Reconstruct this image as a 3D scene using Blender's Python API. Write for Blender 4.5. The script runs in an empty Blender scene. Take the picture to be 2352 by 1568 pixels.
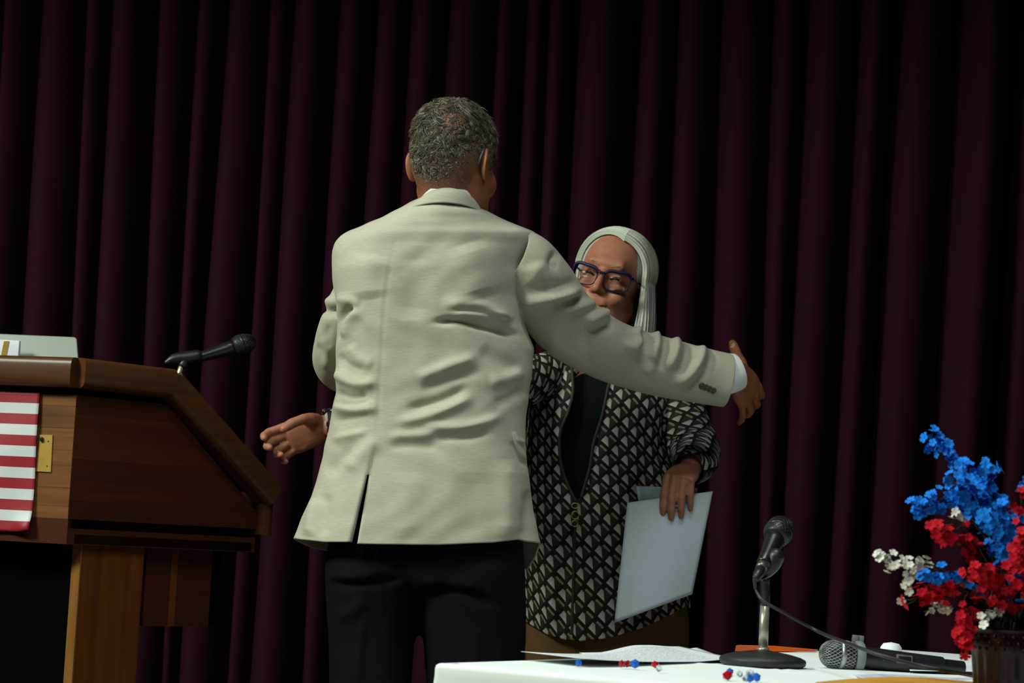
import bpy, bmesh, math, random
import numpy as np
from mathutils import Matrix, Vector
from mathutils.bvhtree import BVHTree

random.seed(7); rng = np.random.default_rng(7)
SC = bpy.context.scene
COL = SC.collection

# ------------------------------------------------------------------ camera
FPX, CX, CY = 5000.0, 1176.0, 784.0
CAMZ = 0.92
PITCH, ROLL = math.radians(5.36), math.radians(3.0)
R0 = np.array([1, 0, 0.]); F0 = np.array([0, math.cos(PITCH), math.sin(PITCH)]); U0 = np.array([0, -math.sin(PITCH), math.cos(PITCH)])
CR = math.cos(ROLL)*R0 + math.sin(ROLL)*U0
CU = -math.sin(ROLL)*R0 + math.cos(ROLL)*U0
CAM = np.array([0, 0, CAMZ])
cd = bpy.data.cameras.new('camera'); cam = bpy.data.objects.new('camera', cd); COL.objects.link(cam)
cd.sensor_width = 36; cd.lens = FPX/2352*36; cd.clip_end = 60
cam.matrix_world = Matrix(((CR[0], CU[0], -F0[0], 0), (CR[1], CU[1], -F0[1], 0), (CR[2], CU[2], -F0[2], CAMZ), (0, 0, 0, 1)))
cd.dof.use_dof = True; cd.dof.focus_distance = 4.35; cd.dof.aperture_fstop = 7.0
SC.camera = cam

# ------------------------------------------------------------------ world, lights, exposure
w = bpy.data.worlds.new('world'); SC.world = w; w.use_nodes = True
w.node_tree.nodes['Background'].inputs[0].default_value = (0.55, 0.5, 0.62, 1)
w.node_tree.nodes['Background'].inputs[1].default_value = 0.012

def area_light(name, loc, target, sx, sy, power, col, spread=180):
    l = bpy.data.lights.new(name, 'AREA'); l.shape = 'RECTANGLE'; l.size = sx; l.size_y = sy
    l.energy = power; l.color = col; l.spread = math.radians(spread)
    o = bpy.data.objects.new(name, l); COL.objects.link(o); o.location = loc
    o.rotation_euler = (Vector(target)-Vector(loc)).to_track_quat('-Z', 'Y').to_euler()
    return o
area_light('hall_light_and_fill', (-4.2, 1.8, 4.2), (0.0, 4.9, 1.2), 1.6, 1.0, 315, (0.93, 1.0, 0.86))
area_light('hall_light_and_fill', (-0.8, 0.7, 4.4), (0.3, 4.8, 1.0), 1.4, 0.8, 40, (0.95, 1.0, 0.88))  # unseen frontal fill, added to brighten the woman and her hand
area_light('stage_ceiling_light', (0.2, 3.2, 4.8), (0.2, 4.6, 0.9), 1.4, 0.8, 82, (0.90, 1.0, 0.96))

vs = SC.view_settings
SC.display_settings.display_device = 'sRGB'
vs.view_transform = 'Standard'; vs.look = 'None'; vs.exposure = 0.0; vs.gamma = 1.0; vs.use_curve_mapping = False

# ------------------------------------------------------------------ helpers
def at(x, y, Y):
    d = F0*FPX + CR*(x-CX) - CU*(y-CY)
    return CAM + d*(Y/d[1])
def ats(x, y, Y):
    x, y, Y = np.broadcast_arrays(np.asarray(x, float), np.asarray(y, float), np.asarray(Y, float))
    d = F0*FPX + CR*(x-CX)[..., None] - CU*(y-CY)[..., None]
    return CAM + d*(Y/d[..., 1])[..., None]
def proj(P):
    q = np.asarray(P)-CAM
    z = q@F0
    return CX+FPX*(q@CR)/z, CY-FPX*(q@CU)/z
def atz(x, y, z):
    d = F0*FPX + CR*(x-CX) - CU*(y-CY)
    return CAM + d*((z-CAMZ)/d[2])

def root_of(o):
    while o.parent is not None: o = o.parent
    return o
def tag(o, label=None, cat=None, group=None, kind=None):
    if label: o['label'] = label
    if cat: o['category'] = cat
    if group: o['group'] = group
    if kind: o['kind'] = kind
    return o
def thing(name, label, cat, loc, group=None):
    o = bpy.data.objects.new(name, None); COL.objects.link(o); o.location = loc
    o.empty_display_size = 0.05
    return tag(o, label, cat, group)
def link_mesh(name, me, parent=None, mats=None):
    if mats is not None:
        me.materials.clear()
        for m in (mats if isinstance(mats, (list, tuple)) else [mats]): me.materials.append(m)
    o = bpy.data.objects.new(name, me); COL.objects.link(o)
    if parent is not None: o.parent = parent
    return o
def obj(name, V, F, mat, parent=None, uv=None, smooth=True, solid=0, sub=0, angle=None, col=None, off=-1):
    """V in world space; children are stored relative to their root's location."""
    V = np.array(V, float)
    org = np.zeros(3)
    if parent is not None: org = np.array(root_of(parent).location)
    me = bpy.data.meshes.new(name)
    me.from_pydata((V-org).tolist(), [], [list(map(int, f)) for f in F])
    me.polygons.foreach_set('use_smooth', [bool(smooth)]*len(me.polygons))
    if uv is not None:
        uvl = me.uv_layers.new(name='UVMap'); uv = np.asarray(uv, float)
        idx = np.empty(len(me.loops), int); me.loops.foreach_get('vertex_index', idx)
        uvl.data.foreach_set('uv', uv[idx].ravel())
    if col is not None:
        a = me.color_attributes.new('tone', 'FLOAT_COLOR', 'POINT')
        c = np.ones((len(V), 4)); c[:, :3] = np.asarray(col).reshape(len(V), -1)
        a.data.foreach_set('color', c.ravel())
    me.validate(); me.update()
    o = link_mesh(name, me, parent, mat)
    if solid:
        m = o.modifiers.new('solid', 'SOLIDIFY'); m.thickness = solid; m.offset = off
    if sub:
        m = o.modifiers.new('sub', 'SUBSURF'); m.levels = sub; m.render_levels = sub
    if angle is not None and smooth:
        try: me.set_sharp_from_angle(angle=math.radians(angle))
        except Exception: pass
    return o

def gridF(R, C, wrap=False):
    r = np.arange(R-1)[:, None]; c = np.arange(C if wrap else C-1)[None, :]
    c2 = (c+1) % C
    return np.stack([r*C+c, r*C+c2, (r+1)*C+c2, (r+1)*C+c], -1).reshape(-1, 4).tolist()
def loft(rings, cap=True):
    rings = np.asarray(rings); R, C = rings.shape[:2]
    V = rings.reshape(-1, 3); F = gridF(R, C, True)
    if cap:
        V = np.vstack([V, rings[0].mean(0), rings[-1].mean(0)])
        a, b = R*C, R*C+1
        for i in range(C):
            j = (i+1) % C
            F.append([a, j, i]); F.append([b, (R-1)*C+i, (R-1)*C+j])
    return V, F
def catmull(P, n):
    P = np.asarray(P, float); k = len(P)
    t = np.linspace(0, k-1, n); i = np.clip(t.astype(int), 0, k-2); f = (t-i)[:, None]
    p0 = P[np.clip(i-1, 0, k-1)]; p1 = P[i]; p2 = P[i+1]; p3 = P[np.clip(i+2, 0, k-1)]
    return 0.5*((2*p1)+(-p0+p2)*f+(2*p0-5*p1+4*p2-p3)*f**2+(-p0+3*p1-3*p2+p3)*f**3)
def nrm(v): v = np.asarray(v, float); return v/np.maximum(np.linalg.norm(v, axis=-1, keepdims=True), 1e-12)
def tube_rings(path, r1, r2=None, N=16, ref=(0, 1, 0), e=1.0):
    """rings around a path; r1 is measured across ref, r2 along ref."""
    path = np.asarray(path, float); n = len(path)
    r1 = np.broadcast_to(np.asarray(r1, float), (n,)); r2 = r1 if r2 is None else np.broadcast_to(np.asarray(r2, float), (n,))
    T = nrm(np.gradient(path, axis=0)); ref = np.broadcast_to(np.asarray(ref, float), (n, 3))
    e1 = nrm(np.cross(T, ref)); e2 = np.cross(e1, T)
    th = np.linspace(0, 2*np.pi, N, endpoint=False)
    c = np.sign(np.cos(th))*np.abs(np.cos(th))**e; s = np.sign(np.sin(th))*np.abs(np.sin(th))**e
    return path[:, None] + e1[:, None]*(c[None, :]*r1[:, None])[..., None] + e2[:, None]*(s[None, :]*r2[:, None])[..., None]
def tube(path, r1, r2=None, N=16, ref=(0, 1, 0), e=1.0, n=None, cap=True, round_ends=False):
    path = np.asarray(path, float)
    if n:
        k = len(path)
        t0 = np.linspace(0, 1, k); t1 = np.linspace(0, 1, n)
        r1 = np.interp(t1, t0, np.broadcast_to(r1, (k,)))
        if r2 is not None: r2 = np.interp(t1, t0, np.broadcast_to(r2, (k,)))
        path = catmull(path, n)
    if round_ends:
        r1 = np.array(np.broadcast_to(r1, (len(path),)), float); r2 = r1.copy() if r2 is None else np.array(np.broadcast_to(r2, (len(path),)), float)
        d0 = nrm(path[0]-path[1]); d1 = nrm(path[-1]-path[-2]); pre = []; post = []
        for a in (80, 60, 40, 20):
            q = math.radians(a)
            pre.append((path[0]+d0*r1[0]*math.sin(q), r1[0]*math.cos(q), r2[0]*math.cos(q)))
        for a in (20, 40, 60, 80):
            q = math.radians(a)
            post.append((path[-1]+d1*r1[-1]*math.sin(q), r1[-1]*math.cos(q), r2[-1]*math.cos(q)))
        path = np.vstack([[p[0] for p in pre], path, [p[0] for p in post]])
        r1 = np.r_[[p[1] for p in pre], r1, [p[1] for p in post]]; r2 = np.r_[[p[2] for p in pre], r2, [p[2] for p in post]]
    return loft(tube_rings(path, r1, r2, N, ref, e), cap)
def box(c, sx, sy, sz, bev=0.0):
    x, y, z = sx/2, sy/2, sz/2
    if not bev:
        V = np.array([[a, b, d] for a in (-x, x) for b in (-y, y) for d in (-z, z)])
        F = [[0, 1, 3, 2], [4, 6, 7, 5], [0, 4, 5, 1], [2, 3, 7, 6], [0, 2, 6, 4], [1, 5, 7, 3]]
        return V+np.asarray(c), F
    bm = bmesh.new(); bmesh.ops.create_cube(bm, size=1.0)
    bmesh.ops.scale(bm, vec=(sx, sy, sz), verts=bm.verts)
    bmesh.ops.bevel(bm, geom=list(bm.edges), offset=bev, segments=2, affect='EDGES', profile=0.6)
    bm.verts.index_update(); V = np.array([v.co[:] for v in bm.verts]); F = [[v.index for v in f.verts] for f in bm.faces]; bm.free()
    return V+np.asarray(c), F
def join(parts):
    V = []; F = []; n = 0
    for v, f in parts:
        v = np.asarray(v); V.append(v); F += [[i+n for i in q] for q in f]; n += len(v)
    return np.vstack(V), F
def prism(poly, d):
    """poly (n,3) extruded by vector d, closed"""
    poly = np.asarray(poly, float); n = len(poly)
    V = np.vstack([poly, poly+np.asarray(d)])
    F = [list(range(n))[::-1], list(range(n, 2*n))]+[[i, (i+1) % n, n+(i+1) % n, n+i] for i in range(n)]
    return V, F
def lathe(prof, N=32, c=(0, 0, 0), axis=None, cap=True):
    prof = np.asarray(prof, float); th = np.linspace(0, 2*np.pi, N, endpoint=False)
    rings = np.stack([prof[:, None, 0]*np.cos(th), prof[:, None, 0]*np.sin(th), np.broadcast_to(prof[:, None, 1], (len(prof), N))], -1)
    if axis is not None:
        z = nrm(axis); x = nrm(np.cross(z, [0.3, 0.9, 0.2])); y = np.cross(z, x)
        rings = rings[..., :1]*x+rings[..., 1:2]*y+rings[..., 2:]*z
    return loft(rings+np.asarray(c), cap)
def rotm(ax, deg): return np.array(Matrix.Rotation(math.radians(deg), 3, ax))
def seg_dist(px, py, poly):
    poly = np.asarray(poly, float); best = np.full(px.shape, 1e9); tt = np.zeros(px.shape); L = np.r_[0, np.cumsum(np.hypot(*np.diff(poly, axis=0).T))]
    for i in range(len(poly)-1):
        a, b = poly[i], poly[i+1]; ab = b-a; l2 = ab@ab
        t = np.clip(((px-a[0])*ab[0]+(py-a[1])*ab[1])/l2, 0, 1)
        d = np.hypot(px-a[0]-t*ab[0], py-a[1]-t*ab[1]); m = d < best
        best[m] = d[m]; tt[m] = (L[i]+t[m]*(L[i+1]-L[i]))/L[-1]
    return best, tt
def vert_normals(V, F):
    F4 = np.array([f if len(f) == 4 else [f[0], f[1], f[2], f[2]] for f in F])
    n = np.cross(V[F4[:, 2]]-V[F4[:, 0]], V[F4[:, 3]]-V[F4[:, 1]]); N = np.zeros_like(V)
    for k in range(4): np.add.at(N, F4[:, k], n)
    return nrm(N)
def folds(V, F, lines, facing_only=True):
    """cloth folds: (polyline as seen from the front of the stage, height in metres, half width)"""
    V = np.array(V, float); N = vert_normals(V, F); tc = nrm(CAM-V)
    s = np.sum(N*tc, 1)
    if np.median(s[np.abs(s) > 0.5]) < 0 and False: N = -N
    front = np.clip(np.sum(N*tc, 1)*3, 0, 1) if facing_only else 1.0
    px, py = proj(V); disp = np.zeros(len(V))
    for poly, amp, wd in lines:
        poly = np.asarray(poly, float)
        if len(poly) > 2: poly = catmull(poly, 4*len(poly))
        d, t = seg_dist(px, py, poly)
        disp += amp*np.exp(-(d/wd)**2)*np.clip(np.sin(np.pi*np.clip(t, 0.02, 0.98))*1.8, 0, 1)
    return V+N*(disp*front)[:, None]
def cut(V, F, poly, snap=True):
    """open a slit or neckline: drop faces inside the polygon (seen from the front) on the camera side, snap the rim"""
    V = np.array(V, float); px, py = proj(V); poly = np.asarray(poly, float)
    N = vert_normals(V, F); fr = np.sum(N*nrm(CAM-V), 1) > -0.2
    def inside(x, y):
        c = np.zeros(x.shape, bool); n = len(poly)
        for i in range(n):
            x1, y1 = poly[i]; x2, y2 = poly[(i+1) % n]
            if y1 == y2: continue
            k = ((y1 > y) != (y2 > y)) & (x < (x2-x1)*(y-y1)/(y2-y1)+x1); c ^= k
        return c
    F4 = np.array([f if len(f) == 4 else [f[0], f[1], f[2], f[2]] for f in F])
    fx, fy = px[F4].mean(1), py[F4].mean(1); kill = inside(fx, fy) & fr[F4].all(1)
    if snap:
        kv = np.zeros(len(V), int); np.add.at(kv, F4[kill].ravel(), 1); al = np.zeros(len(V), int); np.add.at(al, F4[~kill].ravel(), 1)
        for i in np.where((kv > 0) & (al > 0))[0]:
            best = None
            for j in range(len(poly)):
                a, b = poly[j], poly[(j+1) % len(poly)]; ab = b-a
                t = np.clip(((px[i]-a[0])*ab[0]+(py[i]-a[1])*ab[1])/(ab@ab), 0, 1); q = a+t*ab; d = np.hypot(*(q-(px[i], py[i])))
                if best is None or d < best[0]: best = (d, q)
            if best[0] < 12: V[i] = at(best[1][0], best[1][1], V[i, 1])
    return V, [f for f, k in zip(F, kill) if not k]

def tmp_obj(V, F):
    me = bpy.data.meshes.new('tmp'); me.from_pydata(np.asarray(V).tolist(), [], [list(map(int, f)) for f in F]); me.update()
    bm = bmesh.new(); bm.from_mesh(me); bmesh.ops.remove_doubles(bm, verts=bm.verts, dist=1e-6); bmesh.ops.recalc_face_normals(bm, faces=bm.faces); bm.to_mesh(me); bm.free()
    o = bpy.data.objects.new('tmp', me); COL.objects.link(o); return o
def bake(o):
    dg = bpy.context.evaluated_depsgraph_get(); dg.update()
    me = bpy.data.meshes.new_from_object(o.evaluated_get(dg))
    n = len(me.vertices); V = np.empty(n*3); me.vertices.foreach_get('co', V); V = V.reshape(-1, 3)
    F = [list(p.vertices) for p in me.polygons]
    bpy.data.meshes.remove(me); return V, F
def drop(o):
    me = o.data; bpy.data.objects.remove(o); bpy.data.meshes.remove(me)
def remesh(parts, voxel, smooth=4, fac=0.5):
    o = tmp_obj(*join(parts))
    m = o.modifiers.new('r', 'REMESH'); m.mode = 'VOXEL'; m.voxel_size = voxel
    if smooth:
        s = o.modifiers.new('s', 'SMOOTH'); s.iterations = smooth; s.factor = fac
    r = bake(o); drop(o); return r
def union(parts):
    base = tmp_obj(*parts[0]); others = [tmp_obj(*p) for p in parts[1:]]
    for q in others:
        m = base.modifiers.new('b', 'BOOLEAN'); m.operation = 'UNION'; m.object = q
        try: m.solver = 'MANIFOLD'
        except Exception: m.solver = 'EXACT'
    V, F = bake(base)
    for q in others: drop(q)
    drop(base); return V, F

# ------------------------------------------------------------------ materials
MATS = {}
def newmat(name):
    m = bpy.data.materials.new(name); m.use_nodes = True; nt = m.node_tree
    b = nt.nodes['Principled BSDF']; return m, nt, b
def lk(nt, a, b): nt.links.new(a, b)
def mat(name, col, rough=0.6, metal=0.0, var=0.12, scale=(40, 40, 40), bump=0.0, spec=0.5, sheen=0.0, coat=0.0, trans=0.0, sss=0.0, detail=4):
    if name in MATS: return MATS[name]
    m, nt, b = newmat(name)
    tc = nt.nodes.new('ShaderNodeTexCoord'); mp = nt.nodes.new('ShaderNodeMapping'); mp.inputs['Scale'].default_value = scale
    nz = nt.nodes.new('ShaderNodeTexNoise'); nz.inputs['Scale'].default_value = 1.0; nz.inputs['Detail'].default_value = detail
    lk(nt, tc.outputs['Object'], mp.inputs[0]); lk(nt, mp.outputs[0], nz.inputs['Vector'])
    rp = nt.nodes.new('ShaderNodeValToRGB'); rp.color_ramp.elements[0].position = 0.3; rp.color_ramp.elements[1].position = 0.7
    c = np.array(col)
    rp.color_ramp.elements[0].color = (*np.clip(c*(1-var), 0, 1), 1); rp.color_ramp.elements[1].color = (*np.clip(c*(1+var), 0, 1), 1)
    lk(nt, nz.outputs[0], rp.inputs[0]); lk(nt, rp.outputs[0], b.inputs['Base Color'])
    b.inputs['Roughness'].default_value = rough; b.inputs['Metallic'].default_value = metal; b.inputs['Specular IOR Level'].default_value = spec
    if sheen: b.inputs['Sheen Weight'].default_value = sheen
    if coat: b.inputs['Coat Weight'].default_value = coat; b.inputs['Coat Roughness'].default_value = 0.15
    if trans: b.inputs['Transmission Weight'].default_value = trans
    if sss:
        b.inputs['Subsurface Weight'].default_value = sss; b.inputs['Subsurface Radius'].default_value = (0.008, 0.003, 0.0015); b.inputs['Subsurface Scale'].default_value = 1.0
    if bump:
        bp = nt.nodes.new('ShaderNodeBump'); bp.inputs['Strength'].default_value = bump; bp.inputs['Distance'].default_value = 0.002
        lk(nt, nz.outputs[0], bp.inputs['Height']); lk(nt, bp.outputs[0], b.inputs['Normal'])
    MATS[name] = m; return m
def wood(name, c1, c2, scale, rough=0.35, coat=0.2, spec=0.4):
    if name in MATS: return MATS[name]
    m, nt, b = newmat(name)
    tc = nt.nodes.new('ShaderNodeTexCoord'); oi = nt.nodes.new('ShaderNodeObjectInfo')
    ad = nt.nodes.new('ShaderNodeVectorMath'); ad.operation = 'ADD'
    sc_ = nt.nodes.new('ShaderNodeVectorMath'); sc_.operation = 'SCALE'; sc_.inputs[0].default_value = (3.1, 5.7, 7.3)
    lk(nt, oi.outputs['Random'], sc_.inputs['Scale']); lk(nt, tc.outputs['Object'], ad.inputs[0]); lk(nt, sc_.outputs[0], ad.inputs[1])
    mp = nt.nodes.new('ShaderNodeMapping'); mp.inputs['Scale'].default_value = scale; lk(nt, ad.outputs[0], mp.inputs[0])
    nz = nt.nodes.new('ShaderNodeTexNoise'); nz.inputs['Scale'].default_value = 1; nz.inputs['Detail'].default_value = 6; nz.inputs['Distortion'].default_value = 0.6
    lk(nt, mp.outputs[0], nz.inputs['Vector'])
    mx = nt.nodes.new('ShaderNodeMath'); mx.operation = 'MULTIPLY_ADD'; mx.inputs[1].default_value = 0.35; mx.inputs[2].default_value = -0.17
    lk(nt, oi.outputs['Random'], mx.inputs[0])
    a2 = nt.nodes.new('ShaderNodeMath'); a2.operation = 'ADD'; lk(nt, nz.outputs[0], a2.inputs[0]); lk(nt, mx.outputs[0], a2.inputs[1])
    rp = nt.nodes.new('ShaderNodeValToRGB'); rp.color_ramp.elements[0].position = 0.25; rp.color_ramp.elements[1].position = 0.75
    rp.color_ramp.elements[0].color = (*c1, 1); rp.color_ramp.elements[1].color = (*c2, 1)
    lk(nt, a2.outputs[0], rp.inputs[0]); lk(nt, rp.outputs[0], b.inputs['Base Color'])
    b.inputs['Specular IOR Level'].default_value = spec; b.inputs['Roughness'].default_value = rough; b.inputs['Coat Weight'].default_value = coat; b.inputs['Coat Roughness'].default_value = 0.25
    MATS[name] = m; return m
class G:
    """tiny node-graph helper for scalar maths"""
    def __init__(s, nt): s.nt = nt
    def m(s, op, a, b=None, c=None):
        n = s.nt.nodes.new('ShaderNodeMath'); n.operation = op
        for i, v in enumerate((a, b, c)):
            if v is None: continue
            if isinstance(v, (int, float)): n.inputs[i].default_value = v
            else: s.nt.links.new(v, n.inputs[i])
        return n.outputs[0]
    def mix(s, f, a, b):
        n = s.nt.nodes.new('ShaderNodeMix'); n.data_type = 'RGBA'
        for k, v in ((0, f), (6, a), (7, b)):
            if isinstance(v, tuple): n.inputs[k].default_value = (*v, 1)
            elif isinstance(v, (int, float)): n.inputs[k].default_value = v
            else: s.nt.links.new(v, n.inputs[k])
        return n.outputs[2]

def linen_mat():
    m, nt, b = newmat('linen_cloth')
    tc = nt.nodes.new('ShaderNodeTexCoord')
    def nz(sc, det=3):
        mp = nt.nodes.new('ShaderNodeMapping'); mp.inputs['Scale'].default_value = sc; lk(nt, tc.outputs['UV'], mp.inputs[0])
        n = nt.nodes.new('ShaderNodeTexNoise'); n.inputs['Scale'].default_value = 1; n.inputs['Detail'].default_value = det; lk(nt, mp.outputs[0], n.inputs['Vector']); return n.outputs[0]
    g = G(nt); a = nz((45, 800, 1)); c = nz((800, 110, 1)); d = nz((9, 9, 1), 2)
    v = g.m('ADD', g.m('MULTIPLY', a, 0.75), g.m('ADD', g.m('MULTIPLY', c, 0.2), g.m('MULTIPLY', d, 0.15)))
    rp = nt.nodes.new('ShaderNodeValToRGB'); rp.color_ramp.elements[0].position = 0.36; rp.color_ramp.elements[1].position = 0.76
    rp.color_ramp.elements[0].color = (0.376, 0.366, 0.280, 1); rp.color_ramp.elements[1].color = (0.508, 0.500, 0.395, 1)
    lk(nt, v, rp.inputs[0]); lk(nt, rp.outputs[0], b.inputs['Base Color'])
    b.inputs['Roughness'].default_value = 0.85; b.inputs['Specular IOR Level'].default_value = 0.15; b.inputs['Sheen Weight'].default_value = 0.08
    bp = nt.nodes.new('ShaderNodeBump'); bp.inputs['Strength'].default_value = 0.06; bp.inputs['Distance'].default_value = 0.001
    lk(nt, a, bp.inputs['Height']); lk(nt, bp.outputs[0], b.inputs['Normal'])
    return m
def lattice_mat():
    m, nt, b = newmat('lattice_print'); g = G(nt)
    tc = nt.nodes.new('ShaderNodeTexCoord'); sp = nt.nodes.new('ShaderNodeSeparateXYZ'); lk(nt, tc.outputs['UV'], sp.inputs[0])
    x, z = sp.outputs[0], sp.outputs[1]; P = 0.0455
    a = g.m('FRACT', g.m('DIVIDE', g.m('SUBTRACT', x, z), P)); c = g.m('FRACT', g.m('DIVIDE', g.m('ADD', x, z), P))
    def lt(u, v): return g.m('LESS_THAN', u, v)
    def gt(u, v): return g.m('GREATER_THAN', u, v)
    s = g.m('ADD', a, c)
    white = g.m('MULTIPLY', g.m('MULTIPLY', lt(s, 0.97), gt(c, 0.18)), g.m('MULTIPLY', lt(c, 0.66), gt(a, 0.08)))
    beige = g.m('MULTIPLY', g.m('MULTIPLY', gt(c, 0.80), lt(c, 0.95)), g.m('MULTIPLY', gt(a, 0.28), lt(a, 0.9)))
    brown = g.m('MULTIPLY', g.m('MULTIPLY', gt(s, 0.98), lt(c, 0.78)), g.m('MULTIPLY', lt(a, 0.88), gt(c, 0.15)))
    col = g.mix(brown, (0.006, 0.006, 0.006), (0.024, 0.019, 0.015))
    col = g.mix(beige, col, (0.20, 0.175, 0.105)); 
    sh = g.mix(g.m('MULTIPLY', c, 1.4), (0.46, 0.48, 0.43), (0.24, 0.235, 0.19))
    col = g.mix(white, col, sh)
    lk(nt, col, b.inputs['Base Color']); b.inputs['Roughness'].default_value = 0.75; b.inputs['Specular IOR Level'].default_value = 0.2
    return m
def tone_mat(name, base, rough=0.5, sheen=0.0, spec=0.5, streak=None):
    m, nt, b = newmat(name)
    at_ = nt.nodes.new('ShaderNodeVertexColor'); at_.layer_name = 'tone'
    mx = nt.nodes.new('ShaderNodeMix'); mx.data_type = 'RGBA'; mx.blend_type = 'MULTIPLY'; mx.inputs[0].default_value = 1
    lk(nt, at_.outputs[0], mx.inputs[6]); mx.inputs[7].default_value = (*base, 1)
    lk(nt, mx.outputs[2], b.inputs['Base Color']); b.inputs['Roughness'].default_value = rough; b.inputs['Specular IOR Level'].default_value = spec
    return m
def skin_mat(name, base, red, rough=0.5, scalp=None):
    m, nt, b = newmat(name); g = G(nt)
    tc = nt.nodes.new('ShaderNodeTexCoord')
    n = nt.nodes.new('ShaderNodeTexNoise'); n.inputs['Scale'].default_value = 28; n.inputs['Detail'].default_value = 4; lk(nt, tc.outputs['Object'], n.inputs['Vector'])
    n2 = nt.nodes.new('ShaderNodeTexNoise'); n2.inputs['Scale'].default_value = 420; n2.inputs['Detail'].default_value = 2; lk(nt, tc.outputs['Object'], n2.inputs['Vector'])
    f = g.m('MULTIPLY_ADD', n.outputs[0], 2.2, -0.6); f.node.use_clamp = True
    c = g.mix(f, base, red)
    if scalp:
        vc = nt.nodes.new('ShaderNodeVertexColor'); vc.layer_name = 'tone'
        nn = nt.nodes.new('ShaderNodeTexNoise'); nn.inputs['Scale'].default_value = 500; lk(nt, tc.outputs['Object'], nn.inputs['Vector'])
        sep = nt.nodes.new('ShaderNodeSeparateColor'); lk(nt, vc.outputs[0], sep.inputs[0])
        ff = g.m('MULTIPLY', sep.outputs[0], g.m('MULTIPLY_ADD', nn.outputs[0], 1.2, 0.25)); ff.node.use_clamp = True
        c = g.mix(ff, c, scalp)
    lk(nt, c, b.inputs['Base Color'])
    b.inputs['Roughness'].default_value = rough; b.inputs['Specular IOR Level'].default_value = 0.35
    b.inputs['Subsurface Weight'].default_value = 0.12; b.inputs['Subsurface Radius'].default_value = (0.006, 0.002, 0.001); b.inputs['Subsurface Scale'].default_value = 1.0
    bp = nt.nodes.new('ShaderNodeBump'); bp.inputs['Strength'].default_value = 0.1; bp.inputs['Distance'].default_value = 0.0006
    lk(nt, n2.outputs[0], bp.inputs['Height']); lk(nt, bp.outputs[0], b.inputs['Normal'])
    return m

M_velvet = mat('burgundy_velvet', (0.0262, 0.0062, 0.0135), 0.95, var=0.10, scale=(300, 300, 40), spec=0.03, sheen=0.0)
M_linen = linen_mat(); M_lattice = lattice_mat()
M_skin_m = skin_mat('skin_tanned', (0.34, 0.135, 0.062), (0.27, 0.085, 0.04), scalp=(0.062, 0.050, 0.035))
M_skin_w = skin_mat('skin_fair', (0.42, 0.190, 0.115), (0.36, 0.115, 0.070))
M_navy = mat('navy_wool', (0.0024, 0.0033, 0.0062), 0.85, var=0.12, scale=(250, 250, 60), spec=0.12, sheen=0.0)
M_white = mat('white_cotton', (0.78, 0.82, 0.84), 0.8, var=0.03, spec=0.2)
M_cloth = mat('white_tablecloth', (0.78, 0.84, 0.835), 0.85, var=0.02, scale=(8, 8, 8), spec=0.2)
M_tan = mat('tan_trouser_cloth', (0.115, 0.062, 0.022), 0.85, var=0.1, spec=0.15)
M_green = mat('dark_green_knit', (0.0016, 0.0050, 0.0033), 0.9, var=0.1, spec=0.1)
M_blackpl = mat('black_plastic', (0.009, 0.010, 0.010), 0.42, var=0.15, spec=0.5)
M_blackmt = mat('black_cast_metal', (0.013, 0.013, 0.012), 0.55, var=0.3, scale=(120, 120, 120), bump=0.25)
M_chrome = mat('chrome', (0.42, 0.40, 0.33), 0.28, metal=0.6, var=0.05)  # beige base stands in for the hall reflected in the metal
M_nickel = mat('dull_nickel', (0.16, 0.155, 0.125), 0.35, metal=0.7, var=0.1)
M_brass = mat('brass', (0.50, 0.33, 0.07), 0.42, metal=0.6, var=0.08)
M_leather = mat('black_leather', (0.008, 0.007, 0.006), 0.35, var=0.1)
M_greyplas = mat('grey_plastic', (0.20, 0.225, 0.205), 0.5, var=0.06)
M_mesh = mat('grille_steel', (0.42, 0.44, 0.43), 0.35, metal=0.8, var=0.1)
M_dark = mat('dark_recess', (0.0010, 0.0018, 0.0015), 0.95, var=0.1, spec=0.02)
M_paper = mat('white_paper', (0.74, 0.80, 0.84), 0.7, var=0.02, spec=0.3)
M_wood_f = wood('walnut_front_lit', (0.095, 0.036, 0.011), (0.19, 0.078, 0.024), (2.5, 2.5, 55), coat=0.1)
M_wood_s = wood('walnut_side_shaded', (0.040, 0.0095, 0.0032), (0.075, 0.018, 0.005), (2.5, 2.5, 55), rough=0.5, coat=0.0, spec=0.15)  # same walnut as the front, with the side's shade in the colour
M_wood_t = wood('walnut_trim', (0.048, 0.0165, 0.0046), (0.095, 0.035, 0.0098), (4, 4, 60), rough=0.40, coat=0.12, spec=0.3)
M_wood_l = wood('walnut_leg', (0.085, 0.022, 0.0042), (0.16, 0.048, 0.0085), (40, 40, 2.5), rough=0.5, coat=0.0, spec=0.15)
M_wood_e = mat('wood_edge_lit', (0.22, 0.095, 0.018), 0.5, var=0.2, scale=(60, 60, 5))  # paler leg edge, its lit look put into the colour

# ------------------------------------------------------------------ setting: floor, curtain
YC = 6.55
def px_x(x, y=784): return at(x, y, YC)[0]
V, F = box((0, 4.5, -0.05), 16, 13, 0.1)
fl = obj('floor', V, F, wood('stage_boards', (0.035, 0.018, 0.010), (0.075, 0.040, 0.020), (30, 1.5, 10), 0.4, 0.2), smooth=False); tag(fl, 'dark wooden stage floor under the curtain', kind='structure')

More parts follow.
